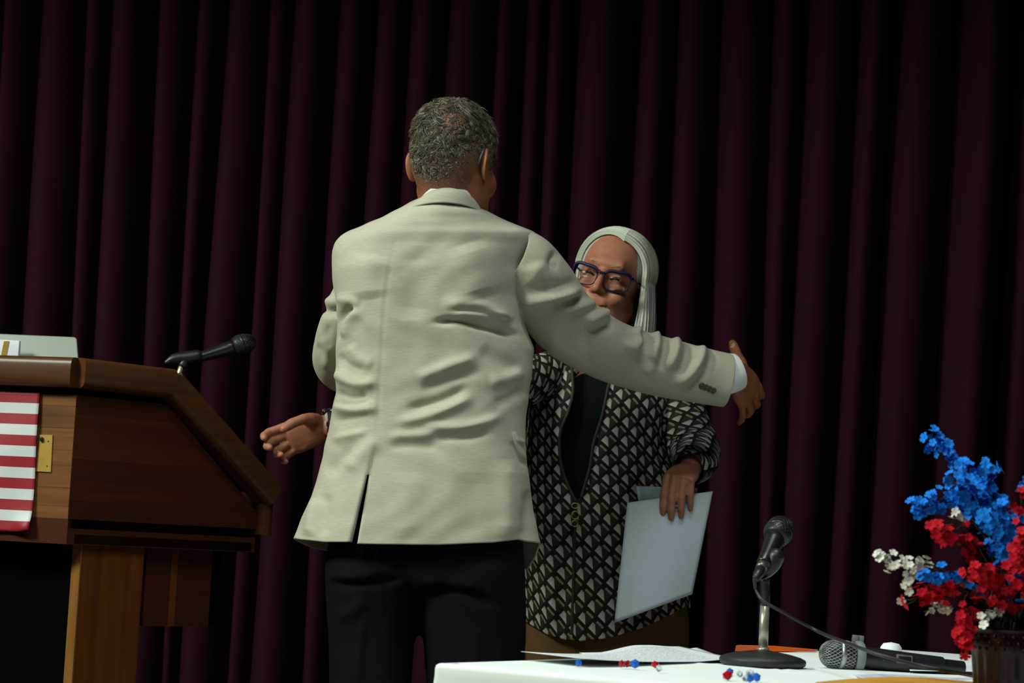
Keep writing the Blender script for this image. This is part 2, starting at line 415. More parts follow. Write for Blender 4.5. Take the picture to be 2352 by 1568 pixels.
TOP = [-330, -230, -140, -60, 20, 97, 204, 260, 372, 461, 525, 627, 683, 780, 867, 951, 1038, 1147, 1213, 1269, 1333, 1473, 1560, 1665, 1782, 1856, 1981, 2075, 2210, 2348, 2440, 2560, 2650, 2770]
BOT = [-430, -330, -235, -150, -80, -5, 140, 168, 292, 378, 412, 531, 572, 692, 758, 842, 940, 1068, 1130, 1192, 1262, 1390, 1482, 1607, 1740, 1785, 1893, 1975, 2125, 2262, 2352, 2470, 2560, 2680]
TOP = list(np.arange(-1400, -400, 105))+TOP+list(np.arange(2880, 3800, 108))
BOT = list(np.arange(-1500, -500, 105))+BOT+list(np.arange(2790, 3710, 108))
NPF, NR = 22, 60
zt, zb = 4.6, 0.02
xt = np.array([at(x, 0, YC)[0] for x in TOP]); zt0 = at(1176, 0, YC)[2]
xb = np.array([at(x, 1568, YC)[0] for x in BOT]); zb0 = at(1176, 1568, YC)[2]
zz = np.linspace(zt, zb, NR); rows = []
amps = rng.uniform(0.85, 1.2, len(TOP)); skew = rng.uniform(0.27, 0.42, len(TOP)); base = rng.uniform(-0.015, 0.03, len(TOP))
for k, z in enumerate(zz):
    f = (zt0-z)/(zt0-zb0); f = np.clip(f, -0.5, 1.5)
    e = xt+(xb-xt)*f + 0.004*np.sin(z*2.1+np.arange(len(TOP))*1.7)
    row = []
    for i in range(len(e)-1):
        w_ = e[i+1]-e[i]; t = np.arange(NPF)/NPF
        # rounded crest, sharp valley, crest pushed toward the left of the fold
        tt = np.where(t < skew[i], 0.5*t/skew[i], 0.5+0.5*(t-skew[i])/(1-skew[i]))
        a = (0.065+0.55*abs(w_))*amps[i]*(1.0+0.10*math.sin(z*1.3+i))
        b0 = base[i]+(base[(i+1) % len(base)]-base[i])*t
        dep = a*np.sin(np.pi*tt)**0.85
        x = e[i]+w_*t - 0.018*np.sin(np.pi*tt)*np.clip(1-tt, 0, 1)
        row += list(zip(x, YC-dep+0.05+b0, np.full(NPF, z)))
    rows.append(row)
rows = np.array(rows); R_, C_ = rows.shape[:2]
cu = obj('stage_curtain', rows.reshape(-1, 3), gridF(R_, C_), M_velvet, solid=0.004)
tag(cu, 'tall burgundy velvet stage curtain in deep vertical folds behind the two people', 'curtain')
# curtain pipe above the frame that carries the cloth
V, F = tube([(-4, YC-0.02, 4.62), (4, YC-0.02, 4.62)], 0.03, N=12, ref=(0, 0, 1)); tag(obj('trim_1', V, F, M_blackmt), kind='structure')
# unseen header added above the picture to shade the top of the curtain
V, F = box((0, 4.0, 3.36+0.9), 12, 0.25, 1.8); tag(obj('wall_shade_header', V, F, mat('plaster', (0.35, 0.33, 0.30), 0.9, var=0.05), smooth=False), kind='structure')
#__PEOPLE__
# ================================================================== people: generic pieces
def smin(a, b, k):
    h = np.clip(0.5+0.5*(b-a)/k, 0, 1); return b*(1-h)+a*h-k*h*(1-h)
def smax(a, b, k): return -smin(-a, -b, k)
def s_ell(P, c, r):
    c = np.array(c); r = np.array(r); q = (P-c)/r; k0 = np.linalg.norm(q, axis=-1); k1 = np.linalg.norm((P-c)/(r*r), axis=-1)
    return k0*(k0-1)/np.maximum(k1, 1e-9)
def s_cap(P, a, b, r0, r1=None):
    a = np.array(a); b = np.array(b); r1 = r0 if r1 is None else r1; ab = b-a
    t = np.clip(((P-a)@ab)/(ab@ab), 0, 1); return np.linalg.norm(P-a-t[..., None]*ab, axis=-1)-(r0+(r1-r0)*t)
def radial_mesh(sdf, nlat, nlon, tmax=0.23, c=(0, 0, 0)):
    th = np.linspace(0, np.pi, nlat); ph = np.linspace(0, 2*np.pi, nlon, endpoint=False)
    D = np.stack([np.sin(th)[:, None]*np.cos(ph), np.sin(th)[:, None]*np.sin(ph), np.broadcast_to(np.cos(th)[:, None], (nlat, nlon))], -1)
    D[0] = (0, 0, 1); D[-1] = (0, 0, -1); c = np.array(c)
    ts = np.linspace(0.05, tmax, 44); val = np.stack([sdf(c+D*t) for t in ts], 0)
    neg = val < 0; last = len(ts)-1-np.argmax(neg[::-1], 0); last = np.clip(last, 0, len(ts)-2)
    I, J = np.meshgrid(np.arange(nlat), np.arange(nlon), indexing='ij')
    lo = ts[last]; hi = ts[last+1]
    for _ in range(7):
        mid = (lo+hi)/2; s = sdf(c+D*mid[..., None]); lo = np.where(s < 0, mid, lo); hi = np.where(s < 0, hi, mid)
    P = c+D*((lo+hi)/2)[..., None]
    V = np.vstack([P[0, :1], P[1:-1].reshape(-1, 3), P[-1, :1]]); F = []
    n = nlon; m = nlat-2
    for j in range(n): F.append([0, 1+j, 1+(j+1) % n]); F.append([len(V)-1, 1+(m-1)*n+(j+1) % n, 1+(m-1)*n+j])
    q = np.array(gridF(m, n, True))+1; F += q[:, ::-1].tolist()
    return V, F
def ear_mesh(h=0.064, wd=0.036):
    nr, na = 12, 28; front = []; back = []
    for i in range(nr):
        r = i/(nr-1)
        for j in range(na):
            a = 2*math.pi*j/na
            ex = 1+0.12*math.sin(a); sx = wd/2*r*math.cos(a)*(1.0+0.15*math.sin(a)); sz = h/2*r*math.sin(a)
            zf = 0.0045*math.exp(-((r-0.86)/0.12)**2)*(1 if math.cos(a) > -0.5 or math.sin(a) > 0.2 else 0.4) - 0.005*math.exp(-(r/0.45)**2) + 0.003*math.exp(-((r-0.55)/0.12)**2)*(0.5+0.5*math.cos(a))
            front.append((sx, zf, sz))
    V = np.array(front); Vb = V.copy(); rr = np.repeat(np.arange(nr)/(nr-1), na); Vb[:, 1] = -0.006*np.sqrt(np.clip(1-rr**2, 0, 1))-0.004*(1-rr)-0.0002
    V = np.vstack([V, Vb]); n = nr*na; F = gridF(nr, na, True); F += [[k+n for k in f[::-1]] for f in gridF(nr, na, True)]
    for j in range(na): F.append([(nr-1)*na+j, (nr-1)*na+(j+1) % na, n+(nr-1)*na+(j+1) % na, n+(nr-1)*na+j])
    return V, F
def hand_parts(scale=1.0, curls=((15, 25, 15),)*4, spread=(8, 2, -4, -10), thumb=(35, 20, 15, 25), left=False, palm_t=1.0):
    """local: x to the fingertips, y to the thumb, z to the back of the hand (right hand)."""
    parts = []
    xs = np.array([-0.03, 0.0, 0.02, 0.045, 0.07, 0.088, 0.096])*1.0
    wy = np.array([0.026, 0.028, 0.034, 0.040, 0.042, 0.040, 0.034]); tz = np.array([0.020, 0.019, 0.018, 0.016, 0.0145, 0.013, 0.010])*palm_t
    path = np.stack([xs, np.array([0, 0, 0.001, 0.001, 0, -0.001, -0.001]), np.array([0, 0, 0.001, 0.002, 0.002, 0.001, 0])], 1)
    parts.append(tube(path, wy, tz, N=20, ref=(0, 0, 1), e=0.8, n=16))
    bases = [(0.090, 0.029, 0.002), (0.095, 0.0095, 0.004), (0.091, -0.011, 0.003), (0.083, -0.029, 0.0)]
    lens = [(0.044, 0.026, 0.020), (0.048, 0.030, 0.021), (0.045, 0.028, 0.021), (0.036, 0.021, 0.018)]
    rads = [0.0098, 0.0100, 0.0095, 0.0085]
    for b, L, r, cu_, sp in zip(bases, lens, rads, curls, spread):
        p = np.array(b); ang = 0; pts = [p-np.array([0.022, 0, 0.002]), p]
        cs, sn = math.cos(math.radians(sp)), math.sin(math.radians(sp))
        for l, c in zip(L, cu_):
            ang += c; a = math.radians(ang); d = np.array([math.cos(a)*cs, math.cos(a)*sn, -math.sin(a)])
            pts.append(pts[-1]+d*l*0.5); pts.append(pts[-1]+d*l*0.5)
        rr = np.array([r*1.05, r*1.12, r*1.02, r*1.05, r*0.95, r*0.97, r*0.9, r*0.78])
        parts.append(tube(pts, rr, N=12, ref=(sn, -cs, 0.01), round_ends=True))
    ab, opp, f1, f2 = thumb
    p = np.array([0.018, 0.024, -0.006]); a = math.radians(ab); o = math.radians(opp)
    pts = [p-np.array([0.006, 0.008, 0])]; pts.append(p)
    d = np.array([math.cos(a)*math.cos(o), math.sin(a)*math.cos(o), -math.sin(o)])
    side = nrm(np.cross(d, [0, 0, 1])); 
    for l, f in ((0.044, 0), (0.032, f1), (0.025, f2)):
        q = math.radians(f); bend = np.array([math.cos(a-0.9), math.sin(a-0.9), -0.35]); d = nrm(d*math.cos(q)+nrm(bend-d*(bend@d))*math.sin(q))
        pts.append(pts[-1]+d*l*0.5); pts.append(pts[-1]+d*l*0.5)
    parts.append(tube(pts, [0.014, 0.016, 0.0165, 0.0125, 0.0118, 0.0122, 0.0118, 0.0095], N=12, ref=(0.1, 0.1, 1), round_ends=True))
    out = []; nails = []
    for v, f in parts:
        v = v*scale
        if left: v = v*np.array([1, -1, 1]); f = [q[::-1] for q in f]
        out.append((v, f))
    return out
def frame(x, y):
    x = nrm(x); y = np.asarray(y, float); y = nrm(y-x*(x@y)); return np.stack([x, y, np.cross(x, y)], 1)
def place(parts, M, o, left=False):
    if left: M = np.stack([M[:, 0], -M[:, 1], M[:, 2]], 1) if False else M
    return [(v@M.T+o, f) for v, f in parts]
def ribbons(paths, r0, tones, taper=0.35, N=4, flat=1.0, refs=None):
    """many hair strands joined into one part; paths (n,k,3)"""
    paths = np.asarray(paths); n, k = paths.shape[:2]
    T = nrm(np.gradient(paths, axis=1)); ref = np.array([0.31, 0.2, 0.93]) if refs is None else refs
    e1 = nrm(np.cross(T, np.broadcast_to(ref, T.shape))); e2 = np.cross(e1, T)
    prof = np.sin(np.linspace(0.35, np.pi-0.15, k))**0.6; prof[-1] *= taper
    r = np.broadcast_to(np.asarray(r0).reshape(-1, 1), (n, k))*prof
    th = np.linspace(0, 2*np.pi, N, endpoint=False)
    V = paths[:, :, None]+(e1[:, :, None]*np.cos(th)[None, None, :, None]+flat*e2[:, :, None]*np.sin(th)[None, None, :, None])*r[:, :, None, None]
    base_ = np.array(gridF(k, N, True)); F = (base_[None]+(np.arange(n)*k*N)[:, None, None]).reshape(-1, 4)
    col = np.repeat(np.asarray(tones), k*N, axis=0)
    return V.reshape(-1, 3), F.tolist(), col
def torso_rows(rows, NR_, NC_, e=0.78, seam_front=False):
    """rows: y, xl, xr, Yc, toward camera half depth, away half depth. Returns grid (NR,NC+1)"""
    rows = np.array(rows, float); t = np.r_[0, np.cumsum(np.hypot(np.diff(rows[:, 0]), 0.3*np.abs(np.diff(rows[:, 1]))))]
    ti = np.linspace(0, t[-1], NR_)
    # smooth resample
    R = np.stack([np.interp(ti, t, rows[:, k]) for k in range(6)], 1)
    for _ in range(3): R[1:-1] = 0.25*R[:-2]+0.5*R[1:-1]+0.25*R[2:]
    a0 = -np.pi/2 if not seam_front else np.pi/2
    th = np.linspace(a0, a0+2*np.pi, NC_+1)       # th=pi/2 faces the camera
    c = np.sign(np.cos(th))*np.abs(np.cos(th))**e; s = np.sign(np.sin(th))*np.abs(np.sin(th))**e
    cx = (R[:, 1]+R[:, 2])/2; hw = (R[:, 2]-R[:, 1])/2
    X = cx[:, None]+hw[:, None]*c; Yd = R[:, 3, None]-np.where(s > 0, R[:, 4, None]*s, R[:, 5, None]*s)
    return X, np.repeat(R[:, :1], NC_+1, 1), Yd, s
def grid_uv(P):
    """arc length along rows, height along columns"""
    du = np.linalg.norm(np.diff(P, axis=1), axis=-1); u = np.concatenate([np.zeros((P.shape[0], 1)), np.cumsum(du, 1)], 1); u -= u[:, [P.shape[1]//2]]
    dv = np.linalg.norm(np.diff(P, axis=0), axis=-1).mean(1); v = -np.r_[0, np.cumsum(dv)]
    return np.stack([u, np.broadcast_to(v[:, None], u.shape)], -1).reshape(-1, 2)
def sleeve_grid(st, NR_, NC_=48, ref=(0, 1, 0), e=0.9):
    """stations: x, y, Y, half width in pixels across, half depth in metres"""
    st = np.array(st, float); P = ats(st[:, 0], st[:, 1], st[:, 2]); C = catmull(P, NR_)
    t0 = np.linspace(0, 1, len(st)); t1 = np.linspace(0, 1, NR_)
    r1 = np.interp(t1, t0, st[:, 3]*st[:, 2]/FPX); r2 = np.interp(t1, t0, st[:, 4])
    rg = tube_rings(C, r1, r2, NC_, ref, e); return np.concatenate([rg, rg[:, :1]], 1)

# ================================================================== the man in the linen jacket
YM = 4.63
base_m = at(985, 2240, YM); base_m[2] = 0
man = thing('person', 'person in pale linen jacket and navy trousers, back turned, right arm stretched out', 'person', tuple(base_m))

# --- jacket body
rows_m = [(452, 968, 1066, 4.60, .064, .04), (466, 938, 1090, 4.60, .073, .05), (478, 918, 1108, 4.60, .083, .06), (488, 898, 1128, 4.605, .091, .07), (498, 876, 1146, 4.61, .096, .08), (508, 853, 1166, 4.615, .104, .085),
          (519, 826, 1196, 4.62, .110, .09), (530, 800, 1226, 4.62, .115, .095), (542, 780, 1236, 4.625, .119, .10), (556, 768, 1236, 4.63, .123, .105), (575, 763, 1228, 4.63, .127, .11),
          (610, 761, 1214, 4.63, .133, .12), (680, 768, 1200, 4.635, .138, .125), (740, 774, 1203, 4.635, .138, .13), (800, 771, 1226, 4.635, .134, .13), (860, 771, 1222, 4.63, .130, .13),
          (900, 772, 1216, 4.63, .128, .13), (940, 764, 1211, 4.63, .128, .132), (985, 754, 1207, 4.63, .130, .135), (1020, 746, 1206, 4.63, .133, .138), (1080, 734, 1212, 4.63, .140, .142),
          (1140, 714, 1221, 4.63, .146, .146), (1200, 689, 1232, 4.63, .150, .150), (1240, 674, 1241, 4.63, .152, .152)]
X, Yp, Yd, S = torso_rows(rows_m, 250, 240, 0.86)
Yd = Yd+0.20*(X-1000)*4.63/FPX*np.clip((1150-Yp)/400, 0.25, 1)*np.clip((Yp-450)/60, 0, 1)
hx = [640, 674, 690, 745, 805, 817, 900, 1000, 1130, 1200, 1230, 1260]; hy = [1233, 1235, 1238, 1244, 1244, 1248, 1250, 1251, 1246, 1238, 1244, 1252]
wgt = np.clip((Yp-1000)/240, 0, 1)**1.5
hem = np.interp(X, hx, hy)-1240
front_h = np.interp(X, [674, 720, 760, 900, 1190, 1215, 1232, 1241], [4, 18, 26, 20, 45, 66, 50, 20])
Yp = Yp+wgt*np.where(S >= 0, hem, hem*(1+S)+front_h*np.clip(-S*2, 0, 1))
P = ats(X, Yp, Yd); V = P.reshape(-1, 3); F = gridF(*P.shape[:2]); uv = grid_uv(P)
if np.median(np.sum(vert_normals(V, F)*nrm(V-V.mean(0)), 1)) < 0: F = [f[::-1] for f in F]
fl_m = [([(1200, 772), (1120, 752), (1052, 736), (990, 741)], -.014, 8), ([(1010, 700), (1109, 703), (1180, 742)], .009, 16), ([(1030, 712), (1100, 716), (1160, 742)], -.006, 7), ([(1170, 728), (1100, 722), (1030, 722)], .007, 10),
        ([(818, 700), (782, 727), (768, 790)], -.014, 8), ([(832, 712), (800, 735), (786, 780)], .007, 13), ([(770, 690), (795, 690), (830, 700)], .006, 12),
        ([(764, 848), (812, 880), (870, 876)], .010, 13), ([(768, 900), (800, 914), (850, 908)], -.011, 11), ([(762, 930), (822, 944), (872, 932)], .010, 14), ([(762, 968), (800, 962), (858, 950)], -.006, 10),
        ([(905, 972), (994, 952), (1092, 908)], .009, 13), ([(930, 940), (1010, 922), (1080, 885)], -.007, 12), ([(952, 872), (1023, 843), (1098, 820)], .008, 13), ([(960, 900), (1030, 870), (1110, 850)], -.006, 12),
        ([(965, 978), (1052, 982), (1126, 965), (1160, 946)], .008, 12), ([(1000, 1004), (1070, 1002), (1130, 988)], -.006, 11), ([(890, 1002), (960, 1000), (1010, 992)], .006, 12), ([(885, 1026), (950, 1022), (1010, 1030)], -.004, 12),
        ([(800, 1085), (830, 1045), (870, 1005)], .008, 20), ([(745, 1090), (790, 1050), (830, 1010)], -.005, 16), ([(760, 1010), (800, 1000), (850, 990)], .005, 10),
        ([(1172, 1050), (1168, 1150), (1160, 1245)], .008, 30), ([(1090, 1080), (1090, 1150), (1090, 1245)], -.003, 40), ([(1216, 1120), (1214, 1180), (1206, 1245)], -.008, 18),
        ([(912, 520), (885, 687), (874, 859), (866, 1012)], -.0012, 3.5), ([(904, 540), (878, 690), (868, 860), (860, 1010)], .0006, 5),
        ([(1060, 560), (1085, 640), (1100, 690)], .010, 46), ([(850, 580), (840, 640), (845, 690)], .008, 44), ([(960, 560), (955, 660), (950, 740)], -.006, 40),
        ([(1100, 800), (1150, 830), (1200, 850)], -.006, 18), ([(1120, 880), (1160, 870), (1205, 850)], .006, 14), ([(1130, 930), (1170, 915), (1208, 890)], -.005, 12),
        ([(800, 790), (820, 820), (860, 840)], .005, 14), ([(776, 812), (800, 840), (840, 852)], -.006, 10),
        ([(724, 1140), (716, 1190), (708, 1235)], .008, 14), ([(752, 1130), (745, 1190), (742, 1235)], -.005, 14), ([(935, 1080), (930, 1160), (930, 1240)], .004, 40),
        ([(1178, 990), (1186, 1010), (1206, 1016)], .004, 5), ([(1180, 1000), (1190, 1030), (1212, 1062)], .0045, 5), ([(1174, 1010), (1184, 1040), (1206, 1074)], -.004, 5)]
V = folds(V, F, [(a, b*1.15, c) for a, b, c in fl_m])
V = V+vert_normals(V, F)*(0.0012*np.sin(V[:, 0]*61+3*np.sin(V[:, 2]*23))*np.sin(V[:, 2]*47+2*np.sin(V[:, 0]*19)))[:, None]
# the vent: left flap proud of the right one
px, py = proj(V); side = np.interp(py, [1005, 1246], [864, 806])
flap = np.clip((py-1010)/110, 0, 1)*np.clip(1-(side-px)/70, 0, 1)*np.clip((side+3-px)/6, 0, 1)*(V[:, 1] < YM)
V[:, 1] -= 0.012*flap
V, F = cut(V, F, [(844, 1090), (848, 1090), (818, 1262), (805, 1262)])
jacket = obj('jacket', V, F, M_linen, man, uv=uv, solid=0.004, off=-1)
bvj = BVHTree.FromPolygons([tuple(v) for v in V], F)
def _hit(x, y, bvh):
    d = nrm(F0*FPX + CR*(x-CX) - CU*(y-CY)); r = bvh.ray_cast(Vector(CAM), Vector(d)); return np.array(r[0]) if r[0] is not None else at(x, y, 4.55)
pf = np.array([_hit(x, y, bvj)-nrm(F0)*.001 for x, y in [(1177, 992), (1180, 1008), (1188, 1028), (1198, 1046), (1208, 1058)]])
obj('pocket_flap', *tube(pf, [.001, .0032, .0036, .0034, .001], [.001, .0015, .0016, .0015, .001], N=8, n=24), M_linen, jacket, uv=None)
jacket['label'] = 'pale beige linen jacket with a centre vent'

# --- sleeves
st_r = [(1168, 596, 4.652, 78, .080), (1203, 616, 4.667, 84, .082), (1243, 664, 4.69, 84, .076), (1297, 738, 4.74, 80, .068), (1371, 790, 4.79, 73, .062), (1440, 820, 4.85, 70, .060),
        (1523, 843, 4.88, 69, .058), (1590, 858, 4.90, 65, .055), (1640, 868, 4.915, 63, .053), (1668, 873, 4.922, 62, .052)]
P = sleeve_grid(st_r, 150, 96); V = P.reshape(-1, 3); F = gridF(*P.shape[:2]); uv = grid_uv(P)[:, ::-1]
if np.median(np.sum(vert_normals(V, F)*nrm(V-np.repeat(P.mean(1), P.shape[1], 0)), 1)) < 0: F = [f[::-1] for f in F]
fl_s = [([(1190, 690), (1272, 682), (1338, 664)], .012, 14), ([(1200, 664), (1280, 660), (1340, 640)], -.006, 14), ([(1262, 700), (1300, 692), (1345, 678)], -.008, 9), ([(1290, 716), (1345, 700), (1372, 694)], .007, 11),
        ([(1400, 720), (1378, 726), (1340, 740)], .010, 15), ([(1410, 742), (1380, 750), (1350, 768)], -.006, 12), ([(1436, 806), (1463, 782), (1454, 752)], .013, 14), ([(1466, 762), (1472, 778), (1480, 800)], -.014, 8),
        ([(1502, 760), (1508, 792), (1490, 830)], .009, 11), ([(1525, 768), (1528, 800), (1510, 850)], -.008, 10), ([(1547, 772), (1552, 804), (1530, 850)], .009, 12), ([(1575, 782), (1578, 815), (1555, 860)], -.007, 11),
        ([(1606, 788), (1612, 816), (1587, 857), (1548, 884)], .009, 12), ([(1630, 800), (1630, 836), (1600, 874), (1560, 900)], -.006, 11), ([(1480, 860), (1500, 840), (1515, 820)], .005, 14),
        ([(1250, 790), (1300, 810), (1360, 836)], .005, 30), ([(1196, 560), (1186, 620), (1172, 690)], -.003, 8), ([(1280, 575), (1268, 602), (1278, 618)], -.008, 9), ([(1225, 600), (1230, 640), (1215, 690)], .006, 26)]
V = folds(V, F, [(a, b*1.7, c) for a, b, c in fl_s])
sl = obj('sleeve', V, F, M_linen, man, uv=uv, solid=0.004, off=-1)
px0 = [(1612, 886), (1620.5, 889.5), (1629, 893), (1637.5, 896.5)]
# cuff buttons, proud of the sleeve

bv = BVHTree.FromPolygons([tuple(v) for v in V], F)
def hit(x, y, bvh=None):
    d = nrm(F0*FPX + CR*(x-CX) - CU*(y-CY)); r = (bvh or bv).ray_cast(Vector(CAM), Vector(d))
    return (np.array(r[0]), nrm(np.array(r[1]))) if r[0] is not None else (None, None)
M_button = mat('horn_button', (0.055, 0.045, 0.030), 0.4, var=0.3, scale=(300, 300, 300))
for x, y in px0:
    p, n = hit(x, y)
    if p is None: continue
    if n@(CAM-p) < 0: n = -n
    b_ = obj('cuff_button', *lathe([(0.0001, 0.0), (0.0068, 0.0), (0.0076, 0.0014), (0.0072, 0.003), (0.0055, 0.0034), (0.0045, 0.0024), (0.0001, 0.0022)], 16, p, n), M_button, sl)
st_l = [(830, 600, 4.61, 30, .045), (822, 650, 4.615, 42, .058), (806, 705, 4.63, 50, .064), (790, 760, 4.675, 54, .064), (780, 818, 4.75, 54, .062), (800, 846, 4.83, 48, .058), (850, 848, 4.90, 44, .052), (915, 838, 4.95, 42, .047)]
P = sleeve_grid(st_l, 110, 72, ref=(0.35, 1, 0)); V = P.reshape(-1, 3); F = gridF(*P.shape[:2]); uv = grid_uv(P)[:, ::-1]
if np.median(np.sum(vert_normals(V, F)*nrm(V-np.repeat(P.mean(1), P.shape[1], 0)), 1)) < 0: F = [f[::-1] for f in F]
V = folds(V, F, [([(740, 715), (765, 716), (790, 722)], -.016, 9), ([(745, 690), (762, 692), (780, 690)], .006, 10), ([(740, 770), (752, 800), (750, 850)], .006, 12), ([(725, 790), (745, 812), (770, 835)], -.004, 10), ([(760, 745), (752, 765), (758, 800)], -.004, 9)], facing_only=False)
obj('sleeve', V, F, M_linen, man, uv=uv, solid=0.004, off=-1)

# --- collar of jacket and shirt
def collar(upper, lower, mid, name, m, uvs=True, thick=0.003, n=90):
    th = np.linspace(-0.35*np.pi, 1.35*np.pi, n)
    rings = []
    for (cx, cy, rx, ry, Yc, back_y, side_y) in (upper, mid, lower):
        xx = cx+rx*np.cos(th); s = np.sin(th); yy = side_y+(back_y-side_y)*np.clip(s, -0.4, 1)**1 if False else side_y+(back_y-side_y)*np.where(s > 0, s**1.3 if False else np.abs(s)**1.4, -np.abs(s)*0.9)
        rings.append(ats(xx, yy, Yc-ry*s))
    rings = np.array(rings); t = np.linspace(0, 2, 12)
    G_ = np.stack([catmull(rings[:, j], 12) for j in range(n)], 1)
    V = G_.reshape(-1, 3); F = gridF(*G_.shape[:2])
    if np.median(np.sum(vert_normals(V, F)*nrm(V-G_.mean((0, 1))), 1)) < 0: F = [f[::-1] for f in F]
    return obj(name, V, F, m, man, uv=grid_uv(G_), solid=thick, off=-1)
# (cx, -, half width px, half depth m, Yc, y at the nape, y at the sides)
collar((1026, 0, 77, .0715, 4.597, 431, 478), (1013, 0, 99, .0800, 4.598, 465, 494), (1021, 0, 86, .0770, 4.597, 443, 484), 'jacket_collar', M_linen)
collar((1028, 0, 74, .0680, 4.597, 421, 481), (1027, 0, 74, .0680, 4.597, 470, 505), (1028, 0, 74, .0680, 4.597, 446, 488), 'shirt_collar', M_white)

# --- shirt cuff
P = sleeve_grid([(1630, 862, 4.91, 44, .042), (1660, 860, 4.918, 45, .043), (1682, 856, 4.926, 43, .041), (1692, 853, 4.93, 40, .039)], 24, 48); V = P.reshape(-1, 3)
V[:, 2] -= 0.0
obj('shirt_cuff', V, gridF(*P.shape[:2]), M_white, man, solid=0.0025)

# --- trousers
def leg(rowsL, e=0.85):
    X, Yp, Yd, S = torso_rows(rowsL, 120, 72, e); P = ats(X, Yp, Yd); P = P[:, :-1]
    return loft(P)
hips = leg([(1120, 790, 1190, 4.63, .105, .11), (1220, 760, 1200, 4.63, .118, .12), (1280, 750, 1204, 4.63, .120, .12), (1330, 748, 1207, 4.63, .115, .11), (1355, 760, 1205, 4.63, .100, .10), (1378, 800, 1180, 4.63, .07, .07)])
lg1 = leg([(1250, 752, 960, 4.625, .10, .10), (1310, 745, 962, 4.625, .112, .105), (1400, 750, 960, 4.63, .102, .10), (1470, 755, 952, 4.63, .094, .095), (1568, 756, 945, 4.63, .09, .09), (1750, 755, 925, 4.63, .085, .085), (1950, 752, 900, 4.63, .075, .078), (2120, 750, 885, 4.63, .070, .075), (2210, 748, 888, 4.635, .075, .085)])
lg2 = leg([(1250, 955, 1200, 4.625, .10, .10), (1310, 955, 1205, 4.625, .114, .105), (1400, 962, 1209, 4.63, .104, .10), (1470, 972, 1208, 4.63, .096, .095), (1568, 980, 1200, 4.63, .092, .09), (1750, 985, 1165, 4.63, .085, .085), (1950, 985, 1135, 4.63, .075, .078), (2120, 982, 1118, 4.63, .070, .075), (2210, 980, 1120, 4.635, .075, .085)])
V, F = remesh([hips, lg1, lg2], 0.007, 6)
V = folds(V, F, [([(756, 1338), (800, 1342), (860, 1338), (930, 1330)], -.010, 9), ([(750, 1322), (800, 1325), (870, 1320)], .007, 12), ([(958, 1362), (1020, 1356), (1090, 1372), (1150, 1392)], -.009, 10), ([(960, 1340), (1030, 1336), (1110, 1350)], .006, 14),
                 ([(775, 1420), (815, 1400), (838, 1370)], .007, 14), ([(832, 1420), (828, 1480), (824, 1568)], .006, 7), ([(1090, 1440), (1092, 1500), (1092, 1568)], .004, 10), ([(900, 1290), (935, 1330), (955, 1390)], -.008, 14)])
obj('trousers', V, F, M_navy, man)

# --- shoes
def shoe(cx, Y, name, parent, L=0.29, W=0.052, dirv=(0.1, 1), zoff=0.0):
    d = nrm(np.array([dirv[0], dirv[1], 0.])); s = np.array([d[1], -d[0], 0]); c = np.array([cx, Y, 0.])
    prof = [(-0.09, .032, .055), (-0.075, .037, .075), (-0.03, .038, .080), (0.02, .040, .070), (0.08, .046, .050), (0.13, .048, .042), (0.17, .040, .036), (0.195, .02, .026)]
    rings = []
    for u, ww, h in prof:
        a = np.linspace(0, 2*np.pi, 20, endpoint=False); ring = [c+d*u*L/0.29+s*ww*W/0.052*math.cos(q)+np.array([0, 0, max(0.004, 0.004+h*(0.5+0.5*math.sin(q)) if math.sin(q) > -0.6 else 0.004)]) for q in a]
        rings.append(ring)
    return obj(name, *loft(np.array(rings)), M_leather, parent)
f1 = at(818, 2200, 4.64); f2 = at(1048, 2200, 4.64)
shoe(f1[0], 4.66, 'shoe', man, dirv=(-0.15, 1)); shoe(f2[0], 4.66, 'shoe', man, dirv=(0.2, 1))

# --- head, hand, body as one skin surface
def head_m(P):
    d = s_ell(P, (0, .012, .036), (.078, .099, .087))
    d = smin(d, s_ell(P, (0, -.032, -.045), (.062, .068, .078)), .035)
    d = smin(d, s_ell(P, (0, .04, -.012), (.066, .060, .06)), .03)
    d = smin(d, s_cap(P, (0, .004, -.05), (0, -.030, -.165), .056, .056), .035)
    d = smin(d, s_cap(P, (-.030, -.082, .030), (.030, -.082, .030), .013), .015)
    d = smin(d, s_cap(P, (0, -.094, .015), (0, -.120, -.028), .008, .013), .012)
    for s in (-1, 1):
        d = smax(d, -s_ell(P, (s*.032, -.105, .005), (.019, .02, .012)), .012)
        d = smin(d, s_ell(P, (s*.031, -.078, .004), (.0125, .0125, .0115)), .004)
        d = smin(d, s_ell(P, (s*.042, -.062, -.028), (.026, .028, .026)), .02)
        d = smin(d, s_cap(P, (s*.056, -.01, -.062), (s*.030, -.075, -.098), .016, .018), .03)
        d = smin(d, s_ell(P, (s*.013, -.106, -.034), (.009, .01, .008)), .006)
    d = smin(d, s_ell(P, (0, -.085, -.103), (.024, .020, .020)), .02)
    d = smin(d, s_cap(P, (-.02, -.092, -.064), (.02, -.092, -.064), .007), .01)
    return d
Mh = 1.05*rotm('Z', 180-27)@rotm('X', 9)@rotm('Y', -1.0)
